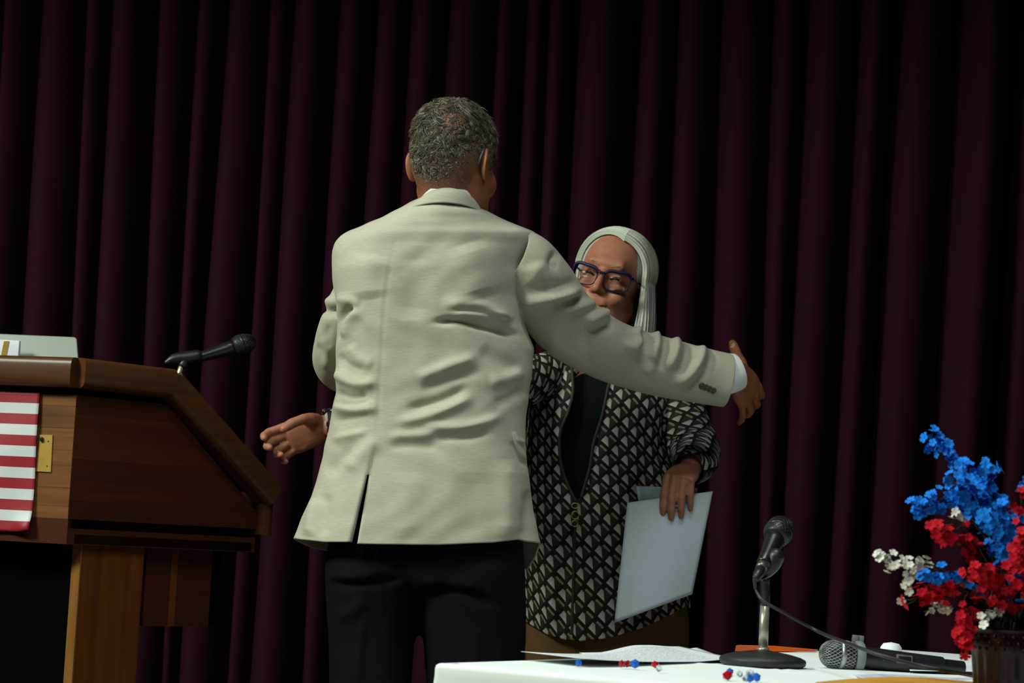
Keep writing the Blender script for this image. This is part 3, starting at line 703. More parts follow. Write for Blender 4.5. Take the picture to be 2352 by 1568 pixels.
# local face is -Y; turned away from the stage front and a little to the right
o_h = at(1042, 372, 4.605)
Vh, Fh = radial_mesh(head_m, 120, 150)
head = (Vh@Mh.T+o_h, Fh)
ears = []
for s in (-1, 1):
    v, f = ear_mesh(.066, .040)
    # local ear: x forward/back, y outward normal, z up
    v = v*np.array([1, 1, 1]); A = np.stack([(0, -1, 0), (s*1.0, 0, 0), (0, 0, 1)], 1)     # columns: ear x -> head -y(front), ear y -> outwards, ear z -> up
    v = v@A.T; v = v@rotm('Z', -s*28).T@rotm('X', -8).T + np.array([s*.083, .016, -.012])
    if s > 0: f = [q[::-1] for q in f]
    ears.append((v@Mh.T+o_h, f))
hm = hand_parts(1.0, curls=((20, 30, 18), (22, 28, 18), (18, 26, 18), (10, 20, 14)), spread=(5, 1, -5, -16), thumb=(76, 54, -4, 0))
wr = at(1686, 852, 4.935)
Mhand = frame((0.50, 0.66, -0.55), (0.28, -0.10, 0.93))
hand_r = remesh(place(hm, Mhand, wr), 0.0022, 5)
sh_r, el_r = at(1195, 610, 4.64), at(1440, 815, 4.86)
torso_b = tube([at(990, 1300, YM), at(990, 1150, YM), at(990, 950, YM), at(990, 750, YM), at(1005, 620, 4.635), at(1012, 555, 4.635)], [.13, .13, .125, .12, .10, .05], [.06, .06, .06, .06, .05, .04], N=28, n=20)
body = remesh([torso_b, tube([at(1020, 560, 4.635), at(1030, 430, 4.625)], .048, N=20),
               tube([at(1140, 640, 4.68), at(1200, 645, 4.70), el_r, at(1600, 850, 4.905), wr, wr+Mhand[:, 0]*0.01], [.035, .038, .038, .032, .027, .025], N=18, n=24),
               tube([at(850, 620, 4.64), at(830, 660, 4.65), at(795, 800, 4.75), at(915, 838, 4.95), at(985, 832, 4.97)], [.035, .035, .035, .030, .026], N=18, n=24),
               tube([at(850, 1280, YM), at(850, 1500, YM), at(835, 1800, YM), at(818, 2200, YM)], [.085, .075, .055, .045], N=18, n=20),
               tube([at(1085, 1280, YM), at(1090, 1500, YM), at(1072, 1800, YM), at(1048, 2200, YM)], [.085, .075, .055, .045], N=18, n=20)], 0.008, 3)
hl = hand_parts(1.0, curls=((10, 15, 10),)*4, left=True)
hand_l = remesh(place(hl, frame((0.95, 0.2, 0.0), (0.1, 0.1, 1)), at(975, 833, 4.965)), 0.003, 3)
V, F = union([body, head, ears[0], ears[1], hand_r, hand_l])
bvhd = BVHTree.FromPolygons([tuple(v) for v in head[0]], Fh)
CRW = (hit(1038, 268, bvhd)[0]-o_h)@Mh/1.05**2
def hairline(x, y): return np.where(y > 0.03, -0.082-0.014*np.clip(1-np.abs(x)/0.05, 0, 1), np.interp(y, [-0.075, -0.06, -0.045, 0.0, 0.03], [0.06, 0.02, -0.03, 0.012, -0.045]))
def scalp(V):
    L = (V-o_h)@Mh/1.05**2; x, y, z = L.T
    f = np.clip((z-hairline(x, y)+0.012)/0.04, 0, 1)*np.clip((y+0.068)/0.012, 0, 1)*(z > -0.12)
    crown = np.exp(-(((x-CRW[0])/0.024)**2+((y-CRW[1])/0.024)**2+((z-CRW[2])/0.024)**2)*0.8)
    zf = np.interp(np.abs(x), [0.0, 0.035, 0.06, 0.075], [-0.080, -0.066, -0.028, 0.0]); f = f*(0.62+0.38*np.clip((z-zf)/0.045, 0, 1))*(1-0.85*crown); f[(np.abs(x) > 0.083) & (z < 0.03)] = 0
    return np.stack([f, f, f], 1)
body_m = obj('body', V, F, M_skin_m, man, col=scalp(V))
# thumb nail of the outstretched hand
vt = hand_r[0][np.argmax(hand_r[0][:, 2])]; tx, ty = proj(vt[None]); bvt = BVHTree.FromPolygons([tuple(v) for v in hand_r[0]], hand_r[1])
pn_, nn_ = hit(float(tx[0])-0.5, float(ty[0])+13, bvt)
if pn_ is not None:
    if nn_@(CAM-pn_) < 0: nn_ = -nn_
    upn = nrm(np.array([0, 0, 1.])-nn_*nn_[2]); rt = np.cross(upn, nn_); th = np.linspace(0, 2*np.pi, 20, endpoint=False)
    rg = [[pn_+rt*.0062*k*math.cos(a)+upn*.0085*k*math.sin(a)+nn_*(h-.0006*math.cos(a)**2*0-.0016*(k*math.cos(a))**2) for a in th] for k, h in ((1.0, -.0008), (1.0, .0004), (.8, .0009), (.4, .0012), (.02, .0013))]
    obj('thumbnail', *loft(np.array(rg)), mat('nail', (0.52, 0.26, 0.18), 0.3, var=0.05), body_m)

# salt-and-pepper tufts
bvh_h = BVHTree.FromPolygons([tuple(v) for v in Vh], Fh)
def hair_man():
    n = 34000; D = nrm(rng.normal(size=(n*2, 3))); D = D[D[:, 2] > -0.75]
    roots = []; nor = []
    for d in D:
        r = bvh_h.ray_cast(Vector((0, 0, 0.0)), Vector(d))
        if r[0] is None: continue
        roots.append(r[0][:]); nor.append(d)
    P = np.array(roots); N = np.array(nor)
    x, y, z = P.T
    line = hairline(x, y)
    keep = (z > line) & ~((y < -0.065) & (z < 0.085))
    crown = np.exp(-(((x-CRW[0])/0.026)**2+((y-CRW[1])/0.026)**2+((z-CRW[2])/0.026)**2)*0.8)
    keep &= rng.random(len(P)) > 0.95*crown
    P, N = P[keep], N[keep]; x, y, z = P.T
    zf = np.interp(np.abs(x), [0.0, 0.035, 0.06, 0.075], [-0.080, -0.066, -0.028, 0.0])+np.where(y < 0.02, 0.012, 0)
    top = np.clip((z-zf)/0.065, 0, 1)                        # full on top and down the back, faded at the sides
    kk = rng.random(len(P)) < 0.6+0.4*top; P, N, x, y, z, top = P[kk], N[kk], x[kk], y[kk], z[kk], top[kk]
    n = len(P); L = 0.0035+(0.012+0.007*np.clip((z-0.03)/0.06, 0, 1))*top*rng.uniform(0.7, 1.2, n)*np.interp(np.abs(x), [.045, .078], [1, .5])
    down = np.stack([0*x, 0.5+0*x, -1+0*x], 1); tang = nrm(down-N*np.sum(down*N, 1)[:, None])
    # neighbouring strands share a curl centre so that they gather into small locks
    cell = np.floor((P+0.5)/0.0085).astype(int); hsh = np.abs(cell[:, 0]*73856093 ^ cell[:, 1]*19349663 ^ cell[:, 2]*83492791) % 997
    ang = hsh/997*2*np.pi; e1 = nrm(np.cross(N, tang)); dirl = tang*(0.35+0.65*np.cos(ang))[:, None]+e1*np.sin(ang)[:, None]
    hook = np.where((hsh % 2) == 0, 1, -1)[:, None]
    jit = rng.normal(size=P.shape)*0.16
    d1 = nrm(N*0.75+dirl*0.8+jit); d2 = nrm(np.cross(N, dirl)*hook*0.9+dirl*0.7-N*0.35+jit); d3 = -N*0.9+np.cross(N, dirl)*hook*0.4
    k = np.array([0, .33, .67, 1.0])
    paths = P[:, None]-N[:, None]*0.001+d1[:, None]*(k*L[:, None]*0.75)[..., None]+d2[:, None]*(k**2*L[:, None]*0.7)[..., None]+d3[:, None]*(k**3*L[:, None]*0.45)[..., None]
    grey = rng.random(n); side_g = np.clip(1-top, 0, 1); lockg = ((hsh*7) % 100)/100
    g_ = grey < 0.05+0.16*(lockg > 0.8)+0.35*side_g
    t = np.where(g_, rng.uniform(1.6, 3.4, n), rng.uniform(0.55, 1.15, n)*(0.65+0.7*lockg))
    col = np.stack([t*1.05, t*0.86, t*0.60], 1); col[g_] = np.stack([t, t, t*0.88], 1)[g_]
    col *= 0.125
    return ribbons(paths, np.where(top > 0.2, 0.00062, 0.00045), col, N=3)
V, F, colr = hair_man()
M_hair_m = tone_mat('grey_brown_hair', (1.0, 1.0, 1.0), 0.55, spec=0.18)
obj('hair', V@Mh.T+o_h, F, M_hair_m, man, col=colr)
# hearing aid behind the right ear
hp = np.array([[-.083, .030, .018], [-.085, .037, .008], [-.084, .040, -.006], [-.080, .038, -.018]])
obj('hearing_aid', *tube((hp*np.array([1 if (Mh@np.array([1., 0, 0]))[1] > 0 else 1, 1, 1]))@Mh.T+o_h, [.0018, .0028, .003, .002], N=10, n=10, round_ends=True), mat('smoke_plastic', (0.05, 0.05, 0.045), 0.4), man)
#__WOMAN__
# ================================================================== the woman with silver hair
YW = 5.20
base_w = at(1400, 2150, YW); base_w[2] = 0
woman = thing('person', 'smiling person with long silver hair, blue glasses and lattice-print jacket, holding papers', 'person', tuple(base_w))

# --- printed jacket
rows_w = [(792, 1330, 1470, 5.215, .060, .06), (806, 1290, 1505, 5.21, .075, .075), (822, 1255, 1532, 5.205, .088, .09), (842, 1238, 1548, 5.20, .100, .10), (880, 1226, 1552, 5.20, .112, .11), (940, 1215, 1546, 5.20, .124, .115),
          (1000, 1209, 1540, 5.20, .130, .115), (1100, 1205, 1548, 5.20, .128, .115), (1200, 1200, 1560, 5.20, .132, .12), (1300, 1197, 1574, 5.20, .138, .125), (1380, 1196, 1583, 5.20, .140, .13), (1430, 1196, 1586, 5.20, .141, .13)]
X, Yp, Yd, S = torso_rows(rows_w, 260, 240, 0.82)
hem = np.interp(X, [1190, 1215, 1260, 1300, 1330, 1400, 1480, 1540, 1590], [1418, 1432, 1458, 1469, 1472, 1465, 1440, 1412, 1382])-1430
wgt = np.clip((Yp-1150)/280, 0, 1)
Yp = Yp+wgt*hem*np.where(S > -0.1, 1, 0.6)
P = ats(X, Yp, Yd); V = P.reshape(-1, 3); F = gridF(*P.shape[:2]); uv = grid_uv(P)*np.array([-1, 1])
if np.median(np.sum(vert_normals(V, F)*nrm(V-V.mean(0)), 1)) < 0: F = [f[::-1] for f in F]
V = folds(V, F, [([(1300, 900), (1285, 1000), (1290, 1090)], .008, 16), ([(1250, 900), (1245, 1050), (1250, 1200)], -.006, 20), ([(1420, 900), (1400, 1000), (1372, 1100)], .006, 20), ([(1480, 930), (1490, 1050), (1470, 1180)], -.007, 24),
                 ([(1270, 1180), (1262, 1300), (1265, 1450)], .008, 18), ([(1300, 1200), (1296, 1320), (1294, 1460)], -.007, 12), ([(1420, 1200), (1400, 1320), (1390, 1460)], .007, 24), ([(1530, 940), (1528, 1010), (1520, 1080)], -.010, 14), ([(1322, 1160), (1318, 1300), (1312, 1468)], -.003, 6)])
vneck = [(1316, 770), (1312, 841), (1316, 898), (1305, 945), (1288, 988), (1285, 1035), (1293, 1082), (1307, 1120), (1323, 1150), (1336, 1139), (1355, 1073), (1364, 1016), (1383, 955), (1397, 889), (1408, 850), (1440, 770)]
V, F = cut(V, F, vneck)
wj = obj('jacket', V, F, M_lattice, woman, uv=uv, solid=0.004, off=-1)
wj['label'] = 'black, white and beige lattice-print zip jacket'
bvw = BVHTree.FromPolygons([tuple(v) for v in V], F)
# zip placket, pull rings and bottom stop
def on_w(x, y, push=0.003):
    p, n = hit(x, y, bvw)
    if p is None: return at(x, y, YW-0.13)
    return p+nrm(CAM-p)*push
M_zip = mat('zip_tape', (0.012, 0.011, 0.006), 0.7, var=0.3, scale=(10, 10, 600))
zp = np.array([on_w(x, y, 0.0015) for x, y in [(1322, 1158), (1321, 1200), (1319, 1260), (1317, 1330), (1315, 1400), (1313, 1462)]])
obj('zip', *tube(zp, .0035, .0016, N=10, n=30), M_zip, woman)
M_gold = mat('old_gold', (0.42, 0.36, 0.07), 0.4, metal=0.7, var=0.15)
for (x, y, a, b) in ((1321, 1161, .008, .006), (1321, 1183, .0085, .009), (1320, 1202, .007, .007)):
    c = on_w(x, y, 0.006); th = np.linspace(0, 2*np.pi, 20)
    obj('zip_ring', *tube(np.stack([c[0]+a*np.cos(th), np.full(20, c[1]), c[2]+b*np.sin(th)], 1), .0013, N=8, ref=(0, 1, 0.01), cap=False), M_gold, wj)
obj('zip_stop', *box(on_w(1312, 1463, 0.004), .006, .004, .010, .001), M_gold, wj)
# turned-back rims of the open front
for pts in ([(1313, 845), (1316, 898), (1305, 945), (1288, 988), (1285, 1035), (1293, 1082), (1307, 1120), (1323, 1150)], [(1336, 1139), (1355, 1073), (1364, 1016), (1383, 955), (1397, 889), (1406, 855)]):
    dx = -6 if pts[0][0] < 1330 else 6
    q = []
    for x, y in pts:
        p, n = hit(x+dx, y, bvw); q.append(at(x, y, (p[1] if p is not None else YW-.125)-.002))
    obj('placket', *tube(np.array(q), .0038, .003, N=8, n=40, round_ends=True), M_zip, woman)
# soft collar at the neck
def w_collar():
    th = np.linspace(-0.25*np.pi-np.pi, 0.25*np.pi, 60); rings = []
    for rx, ry, dy, Yc in ((70, .064, 792, 5.215), (86, .082, 800, 5.212), (104, .098, 826, 5.208)):
        rings.append(ats(1396+rx*np.cos(th), dy+14*np.clip(-np.sin(th), 0, 1)*0-8*np.sin(-th), Yc+ry*np.sin(-th)*1.0))
    Gq = np.stack([catmull(np.array(rings)[:, j], 10) for j in range(60)], 1)
    obj('collar', Gq.reshape(-1, 3), gridF(*Gq.shape[:2]), M_lattice, woman, uv=grid_uv(Gq), solid=.004)
w_collar()

# --- sleeves
def w_sleeve(st, n, ref=(0, 1, 0), lines=()):
    P = sleeve_grid(st, n, 64, ref=ref); V = P.reshape(-1, 3); F = gridF(*P.shape[:2]); uv = grid_uv(P)[:, ::-1]
    if np.median(np.sum(vert_normals(V, F)*nrm(V-np.repeat(P.mean(1), P.shape[1], 0)), 1)) < 0: F = [f[::-1] for f in F]
    V = folds(V, F, lines)
    return obj('sleeve', V, F, M_lattice, woman, uv=uv, solid=.003, off=-1)
w_sleeve([(1510, 848, 5.205, 42, .070), (1540, 880, 5.20, 52, .068), (1560, 930, 5.19, 56, .064), (1576, 985, 5.17, 58, .062), (1594, 1030, 5.14, 60, .060), (1598, 1054, 5.10, 54, .052), (1590, 1070, 5.065, 44, .042), (1583, 1078, 5.045, 37, .034)], 90, ref=(0.1, 1, 0.25),
         lines=[([(1540, 960), (1580, 950), (1620, 970)], .006, 12), ([(1545, 1010), (1590, 1010), (1635, 1040)], -.006, 12), ([(1560, 1060), (1600, 1045), (1645, 1075)], .006, 12)])
w_sleeve([(1290, 850, 5.19, 46, .066), (1255, 862, 5.16, 52, .066), (1180, 885, 5.08, 54, .060), (1050, 912, 4.97, 52, .056), (900, 950, 4.90, 48, .050), (800, 975, 4.865, 44, .044), (746, 982, 4.855, 42, .040)], 110, ref=(0.2, 1, 0))

# --- dark top under the jacket, trousers
X, Yp, Yd, S = torso_rows([(845, 1318, 1470, 5.21, .055, .06), (858, 1290, 1490, 5.205, .076, .08), (900, 1250, 1525, 5.20, .092, .09), (960, 1235, 1520, 5.20, .104, .10), (1100, 1225, 1525, 5.20, .104, .10), (1250, 1215, 1545, 5.20, .11, .105), (1380, 1212, 1555, 5.20, .115, .11)], 70, 80, 0.85)
neck_dip = np.clip(1-np.abs(X-1390)/90, 0, 1)*np.clip((S+0.1)*2, 0, 1)*np.clip(1-(Yp-845)/120, 0, 1)
P = ats(X, Yp+6*neck_dip, Yd)[:, :-1]
obj('top', *loft(P), M_green, woman)
hp_ = leg([(1250, 1215, 1548, 5.20, .105, .11), (1350, 1202, 1575, 5.20, .122, .122), (1430, 1202, 1583, 5.20, .124, .12), (1500, 1205, 1582, 5.20, .112, .11), (1540, 1250, 1550, 5.20, .08, .08)])
l1 = leg([(1440, 1205, 1402, 5.20, .10, .10), (1520, 1208, 1396, 5.20, .105, .10), (1700, 1205, 1375, 5.20, .088, .085), (1900, 1205, 1345, 5.20, .07, .07), (2090, 1205, 1335, 5.20, .065, .07)])
l2 = leg([(1440, 1390, 1582, 5.20, .10, .10), (1520, 1398, 1582, 5.20, .105, .10), (1700, 1405, 1565, 5.20, .088, .085), (1900, 1405, 1540, 5.20, .07, .07), (2090, 1400, 1525, 5.20, .065, .07)])
V, F = remesh([hp_, l1, l2], 0.008, 5); obj('trousers', V, F, M_tan, woman)
g1 = at(1270, 2100, 5.2); g2 = at(1462, 2100, 5.2)
shoe(g1[0], 5.18, 'shoe', woman, 0.24, .044, (-0.2, -1)); shoe(g2[0], 5.18, 'shoe', woman, 0.24, .044, (0.2, -1))

# --- head and body
def head_w(P):
    d = s_ell(P, (0, .012, .034), (.074, .094, .084))
    d = smin(d, s_ell(P, (0, -.030, -.042), (.060, .066, .074)), .03)
    d = smin(d, s_cap(P, (0, .020, -.05), (0, .020, -.19), .050, .056), .03)
    d = smin(d, s_cap(P, (-.032, -.078, .034), (.032, -.078, .034), .010), .02)
    d = smin(d, s_cap(P, (0, -.089, .012), (0, -.110, -.024), .0065, .0105), .012)
    d = smin(d, s_cap(P, (-.018, -.086, -.050), (.018, -.086, -.050), .012), .012)
    for s in (-1, 1):
        d = smax(d, -s_ell(P, (s*.032, -.106, .006), (.019, .019, .012)), .014)
        d = smin(d, s_ell(P, (s*.031, -.0745, .003), (.0145, .0130, .0115)), .004)
        d = smin(d, s_ell(P, (s*.031, -.080, -.010), (.017, .010, .006)), .006)          # smiling lower lid
        d = smin(d, s_ell(P, (s*.040, -.070, -.032), (.023, .024, .020)), .014)          # raised cheeks
        d = smin(d, s_cap(P, (s*.052, -.01, -.060), (s*.026, -.072, -.094), .014, .016), .03)
        d = smin(d, s_ell(P, (s*.0115, -.098, -.029), (.0070, .009, .0065)), .005)
        d = smax(d, -s_cap(P, (s*.0185, -.108, -.030), (s*.036, -.094, -.060), .0045, .0035), .008)   # smile line
        d = smax(d, -s_cap(P, (s*.006, -.112, -.043), (s*.0065, -.105, -.039), .0028), .003)
    d = smin(d, s_ell(P, (0, -.082, -.098), (.022, .018, .017)), .018)
    # lips: wide smile, corners up
    up = [(-.031, -.076, -.0500), (-.018, -.0895, -.0570), (0, -.0955, -.0600), (.018, -.0895, -.0570), (.031, -.076, -.0500)]
    lo = [(-.028, -.076, -.0540), (-.016, -.0885, -.0660), (0, -.0935, -.0700), (.016, -.0885, -.0660), (.028, -.076, -.0540)]
    sl_ = [(-.034, -.0775, -.0495), (-.018, -.0945, -.0610), (0, -.1005, -.0648), (.018, -.0945, -.0610), (.034, -.0775, -.0495)]
    for i in range(4): d = smin(d, s_cap(P, up[i], up[i+1], .0034), .005)
    for i in range(4): d = smin(d, s_cap(P, lo[i], lo[i+1], .0040), .005)
    for i in range(4): d = smax(d, -s_cap(P, sl_[i], sl_[i+1], .0020), .002)
    return d
Mw = 1.08*rotm('Y', 13)@rotm('Z', -15)@rotm('X', 4)
o_w = at(1402, 650, 5.215)
Vw, Fw = radial_mesh(head_w, 170, 200)
hw_ = (Vw@Mw.T+o_w, Fw)
# right hand reaching round, palm to the front; left hand on the papers
hr = hand_parts(0.97, curls=((22, 38, 25), (30, 45, 28), (38, 48, 28), (34, 42, 26)), spread=(4, 1, -4, -12), thumb=(30, 38, 20, 15))
wr_r = at(750, 980, 4.857); Mr = frame((-0.86, -0.10, -0.33), (-0.28, -0.30, 0.90))
hand1 = remesh(place(hr, Mr, wr_r), 0.0022, 5)
hl = hand_parts(0.95, curls=((58, 22, 12), (62, 22, 12), (66, 22, 12), (70, 22, 12)), spread=(4, 1, -2, -6), thumb=(20, 62, 18, 12), left=True)
wr_l = at(1582, 1078, 5.045)
Mx = nrm(np.array([-0.32, -0.88, -0.30])); zl = nrm(np.array([-0.05, -0.30, 0.95])); zl = nrm(zl-Mx*(Mx@zl)); Ml = np.stack([Mx, np.cross(zl, Mx), zl], 1)
hand2 = remesh(place(hl, Ml, wr_l), 0.0022, 5)
body = remesh([tube([at(1392, 1450, YW), at(1385, 1300, YW), at(1385, 1100, YW), at(1390, 950, YW), at(1395, 880, 5.205), at(1397, 815, 5.21)], [.13, .13, .115, .125, .12, .055], [.08, .08, .075, .08, .072, .05], N=28, n=20),
               tube([at(1397, 840, 5.205), at(1398, 740, 5.215)], .048, N=20),
               tube([at(1450, 870, 5.20), at(1540, 895, 5.20), at(1594, 1035, 5.13), at(1588, 1070, 5.065), wr_l+Mx*0.005], [.045, .045, .038, .028, .024], N=18, n=22),
               tube([at(1330, 868, 5.19), at(1250, 868, 5.15), at(1050, 912, 4.97), at(800, 975, 4.865), wr_r, wr_r+Mr[:, 0]*0.005], [.045, .045, .040, .029, .025, .024], N=18, n=26),
               tube([at(1300, 1440, YW), at(1302, 1600, YW), at(1280, 1850, YW), at(1268, 2100, YW)], [.08, .07, .05, .04], N=18, n=20),
               tube([at(1490, 1440, YW), at(1490, 1600, YW), at(1475, 1850, YW), at(1462, 2100, YW)], [.08, .07, .05, .04], N=18, n=20)], 0.008, 3)
V, F = union([body, hw_, hand1, hand2])
obj('body', V, F, M_skin_w, woman)
# bare chest above the neckline is part of the body; eyes, brows and lips sit on the face
def tw(p): return np.asarray(p, float)@Mw.T+o_w
M_eye = mat('dark_eye', (0.012, 0.008, 0.006), 0.65, var=0.2, spec=0.15)
M_lip = mat('lip_skin', (0.34, 0.10, 0.075), 0.45, var=0.1)
M_brow = mat('brow_hair', (0.33, 0.17, 0.10), 0.8, var=0.2)
bvf = BVHTree.FromPolygons([tuple(v) for v in Vw], Fw)
def on_face(x, z, push=0.0):
    r = bvf.ray_cast(Vector((x, -0.3, z)), Vector((0, 1, 0))); return np.array(r[0])+np.array([0, -push, 0])
for s in (-1, 1):
    pts = [on_face(s*xx, zz, -0.0004) for xx, zz in ((.0185, .0015), (.025, .0045), (.031, .0056), (.037, .0046), (.0435, .0005))]
    obj('eye', *tube(tw(pts), [.0008, .0020, .0025, .0020, .0008], [.001, .0012, .0014, .0012, .001], N=10, n=16, round_ends=True), M_eye, woman)
    pts = [on_face(s*xx, zz, 0.0002) for xx, zz in ((.0165, .003), (.025, .0072), (.031, .0082), (.039, .0066), (.0455, .001))]
    obj('eyelash', *tube(tw(pts), [.0005, .0009, .0010, .0010, .0006], N=8, n=16), M_eye, woman)
    pts = [on_face(s*xx, zz, 0.0002) for xx, zz in ((.013, .0275), (.022, .0325), (.034, .0335), (.046, .0265))]
    obj('eyebrow', *tube(tw(pts), [.0010, .0016, .0014, .0005], [.0005]*4, N=8, n=14), M_brow, woman)

# --- glasses
M_frame = mat('navy_acetate', (0.003, 0.003, 0.034), 0.45, var=0.25, scale=(60, 60, 60), spec=0.25)
mg, nt, b = newmat('lens_glass'); nt.nodes.remove(b)
tr = nt.nodes.new('ShaderNodeBsdfTransparent'); tr.inputs[0].default_value = (0.93, 0.93, 0.95, 1); gl = nt.nodes.new('ShaderNodeBsdfGlossy'); gl.inputs['Roughness'].default_value = 0.03
fr = nt.nodes.new('ShaderNodeFresnel'); fr.inputs[0].default_value = 1.18; mxs = nt.nodes.new('ShaderNodeMixShader')
lk(nt, fr.outputs[0], mxs.inputs[0]); lk(nt, tr.outputs[0], mxs.inputs[1]); lk(nt, gl.outputs[0], mxs.inputs[2]); lk(nt, mxs.outputs[0], nt.nodes['Material Output'].inputs[0])
def rim(s, n=48):
    th = np.linspace(0, 2*np.pi, n, endpoint=False); p = 3.2
    c_, s_ = np.cos(th), np.sin(th); r = (np.abs(c_)**p+np.abs(s_)**p)**(-1/p)
    x = s*(.0365+.0285*r*c_*(1+0.06*s_)+.002*np.clip(s_, 0, 1)*np.clip(c_, 0, 1)); z = -.001+.0215*r*s_+.003*np.clip(c_, 0, 1)*np.clip(s_, 0, 1)*2
    y = -.1025+0.10*(np.abs(x)/.065)**2*0.10-0.0*z
    return np.stack([x, y, z], 1)
gp = []
for s in (-1, 1):
    q = rim(s); qq = np.vstack([q, q[:1]])
    top = np.clip((qq[:, 2]-.004)/.015, 0, 1)
    gp.append(tube(tw(qq), .0015+.0028*top, .0020, N=8, ref=tuple(Mw@np.array([0, 1., 0])), cap=False))
    e0 = np.array([s*.0665, -.0930, .0155]); gp.append(tube(tw([e0, (s*.0690, -.088, .0155), (s*.0705, -.06, .014), (s*.073, .0, .010), (s*.072, .045, -.002)]), [.0032, .0035, .003, .0025, .002], [.0018]*5, N=8, n=20, ref=tuple(Mw@np.array([1., 0, 0]))))
gp.append(tube(tw([(-.0105, -.1022, .0105), (-.005, -.1055, .0118), (.005, -.1055, .0118), (.0105, -.1022, .0105)]), .0028, .002, N=8, n=10))
glasses = obj('glasses', *join(gp), M_frame, woman); glasses['label'] = 'dark blue rectangular glasses'
for s in (-1, 1):
    q = rim(s); c = q.mean(0); n = len(q); V = np.vstack([q+np.array([0, -.0004, 0]), q+np.array([0, .0008, 0]), [c+np.array([0, -.0022, 0]), c+np.array([0, -.0010, 0])]])
    F = [[i, (i+1) % n, 2*n] for i in range(n)]+[[n+(i+1) % n, n+i, 2*n+1] for i in range(n)]+[[i, n+i, n+(i+1) % n, (i+1) % n] for i in range(n)]
    obj('lens', tw(V), F, mg, glasses)

# --- long silver hair with a side part
def hair_w():
    paths = []; tones = []
    r_ = np.random.default_rng(3); NS = 1700; K = 26
    for i in range(NS):
        side = 1 if r_.random() < 0.5 else -1
        u = r_.random()**0.9                                 # 0 = front of the part, 1 = crown
        y0 = -.058+.113*u; x0 = .020-.012*u; lay = r_.uniform(0.0, 1.0)
        # scalp arc from the part over the side of the head, then hanging
        A_, B_, C_ = (.074+.004+.011*lay+(.006 if side > 0 else 0)), (.094+.006+.008*lay), (.084+.003+.008*lay); c0 = np.array([0, .012, .034])
        yb = (y0-c0[1])/B_; k0 = math.sqrt(max(0.02, 1-yb*yb)); a0 = math.asin(np.clip(x0/(A_*k0), -1, 1)) if k0 > 0 else 0
        a1 = side*math.radians(98)
        pts = []
        for t in np.linspace(0, 1, 14):
            a = a0+(a1-a0)*t
            back = (0.040*(1-u)+0.004)*t**1.1*(1.0 if side < 0 else 0.55)
            yy = y0+back; yb2 = np.clip((yy-c0[1])/B_, -0.98, 0.98); k1 = math.sqrt(1-yb2*yb2)
            pts.append(c0+np.array([A_*k1*math.sin(a), yy-c0[1], C_*k1*math.cos(a)]))
        pts = np.array(pts); end = pts[-1]; L = r_.uniform(.135, .165) if side > 0 else r_.uniform(.12, .15)
        m_ = np.linspace(0, 1, 13)[1:]; sway = r_.normal(0, .004)
        hang = np.stack([end[0]+side*(.006*np.sin(m_*2.4)+.010*(lay-0.6)*m_)+sway*m_, end[1]-.014*m_*(1-u)+r_.normal(0, .003)*m_, end[2]-L*m_], 1)
        wp = np.vstack([tw(pts), tw(end[None])[0]+(np.array([1, 0, 0])*0+0)*0+np.stack([(tw(hang)-tw(end[None]))[:, 0]*0.35+(hang[:, 0]-end[0])*0.65, (hang[:, 1]-end[1]), (hang[:, 2]-end[2])], 1)])
        paths.append(catmull(wp, K)); t = r_.uniform(0.62, 1.0); tones.append((t, t*1.02, t*0.97))
    for i in range(420):                                     # hair falling behind the neck
        az = math.radians(r_.uniform(70, 290)); lay = r_.random(); c0 = np.array([0, .012, .034]); A_, B_, C_ = .079+.010*lay, .101+.008*lay, .088+.007*lay
        pts = [c0+np.array([A_*math.sin(q)*math.cos(az-math.pi/2), B_*math.sin(q)*max(-.25, math.sin(az-math.pi/2+math.pi)*-1 if False else -math.cos(az)), C_*math.cos(q)]) for q in np.linspace(.15, 1.75, 12)]
        pts = np.array(pts); end = tw(pts)[-1]; m_ = np.linspace(0, 1, 12)[1:]; L = r_.uniform(.13, .17)
        hang = end+np.stack([r_.normal(0, .006)*m_, -.010*m_+r_.normal(0, .005)*m_, -L*m_], 1)
        paths.append(catmull(np.vstack([tw(pts), hang]), K)); t = r_.uniform(0.55, .9); tones.append((t, t*1.02, t*0.97))
    return ribbons(paths, rng.uniform(.0014, .0026, len(paths)), np.array(tones), N=5, taper=0.3)
V, F, c_ = hair_w()
M_hair_w = tone_mat('silver_hair', (0.66, 0.70, 0.63), 0.38, spec=0.5)
obj('hair', V, F, M_hair_w, woman, col=c_)
# scalp cap under the strands
th = np.linspace(0, np.pi*0.62, 24); ph = np.linspace(0, 2*np.pi, 48, endpoint=False)
cap = np.stack([.0765*np.sin(th)[:, None]*np.cos(ph), .095*np.sin(th)[:, None]*np.sin(ph)+.016, .0865*np.broadcast_to(np.cos(th)[:, None], (24, 48))+.034], -1)
msk = cap[..., 1] < -.030
cap[..., 1] = np.where((cap[..., 1] < -.048) & (cap[..., 2] < .112), -.048, cap[..., 1])
obj('hair_base', tw(cap.reshape(-1, 3)), gridF(24, 48, True), mat('hair_underlayer', (0.50, 0.53, 0.47), 0.6, var=0.15, scale=(300, 300, 40)), woman)

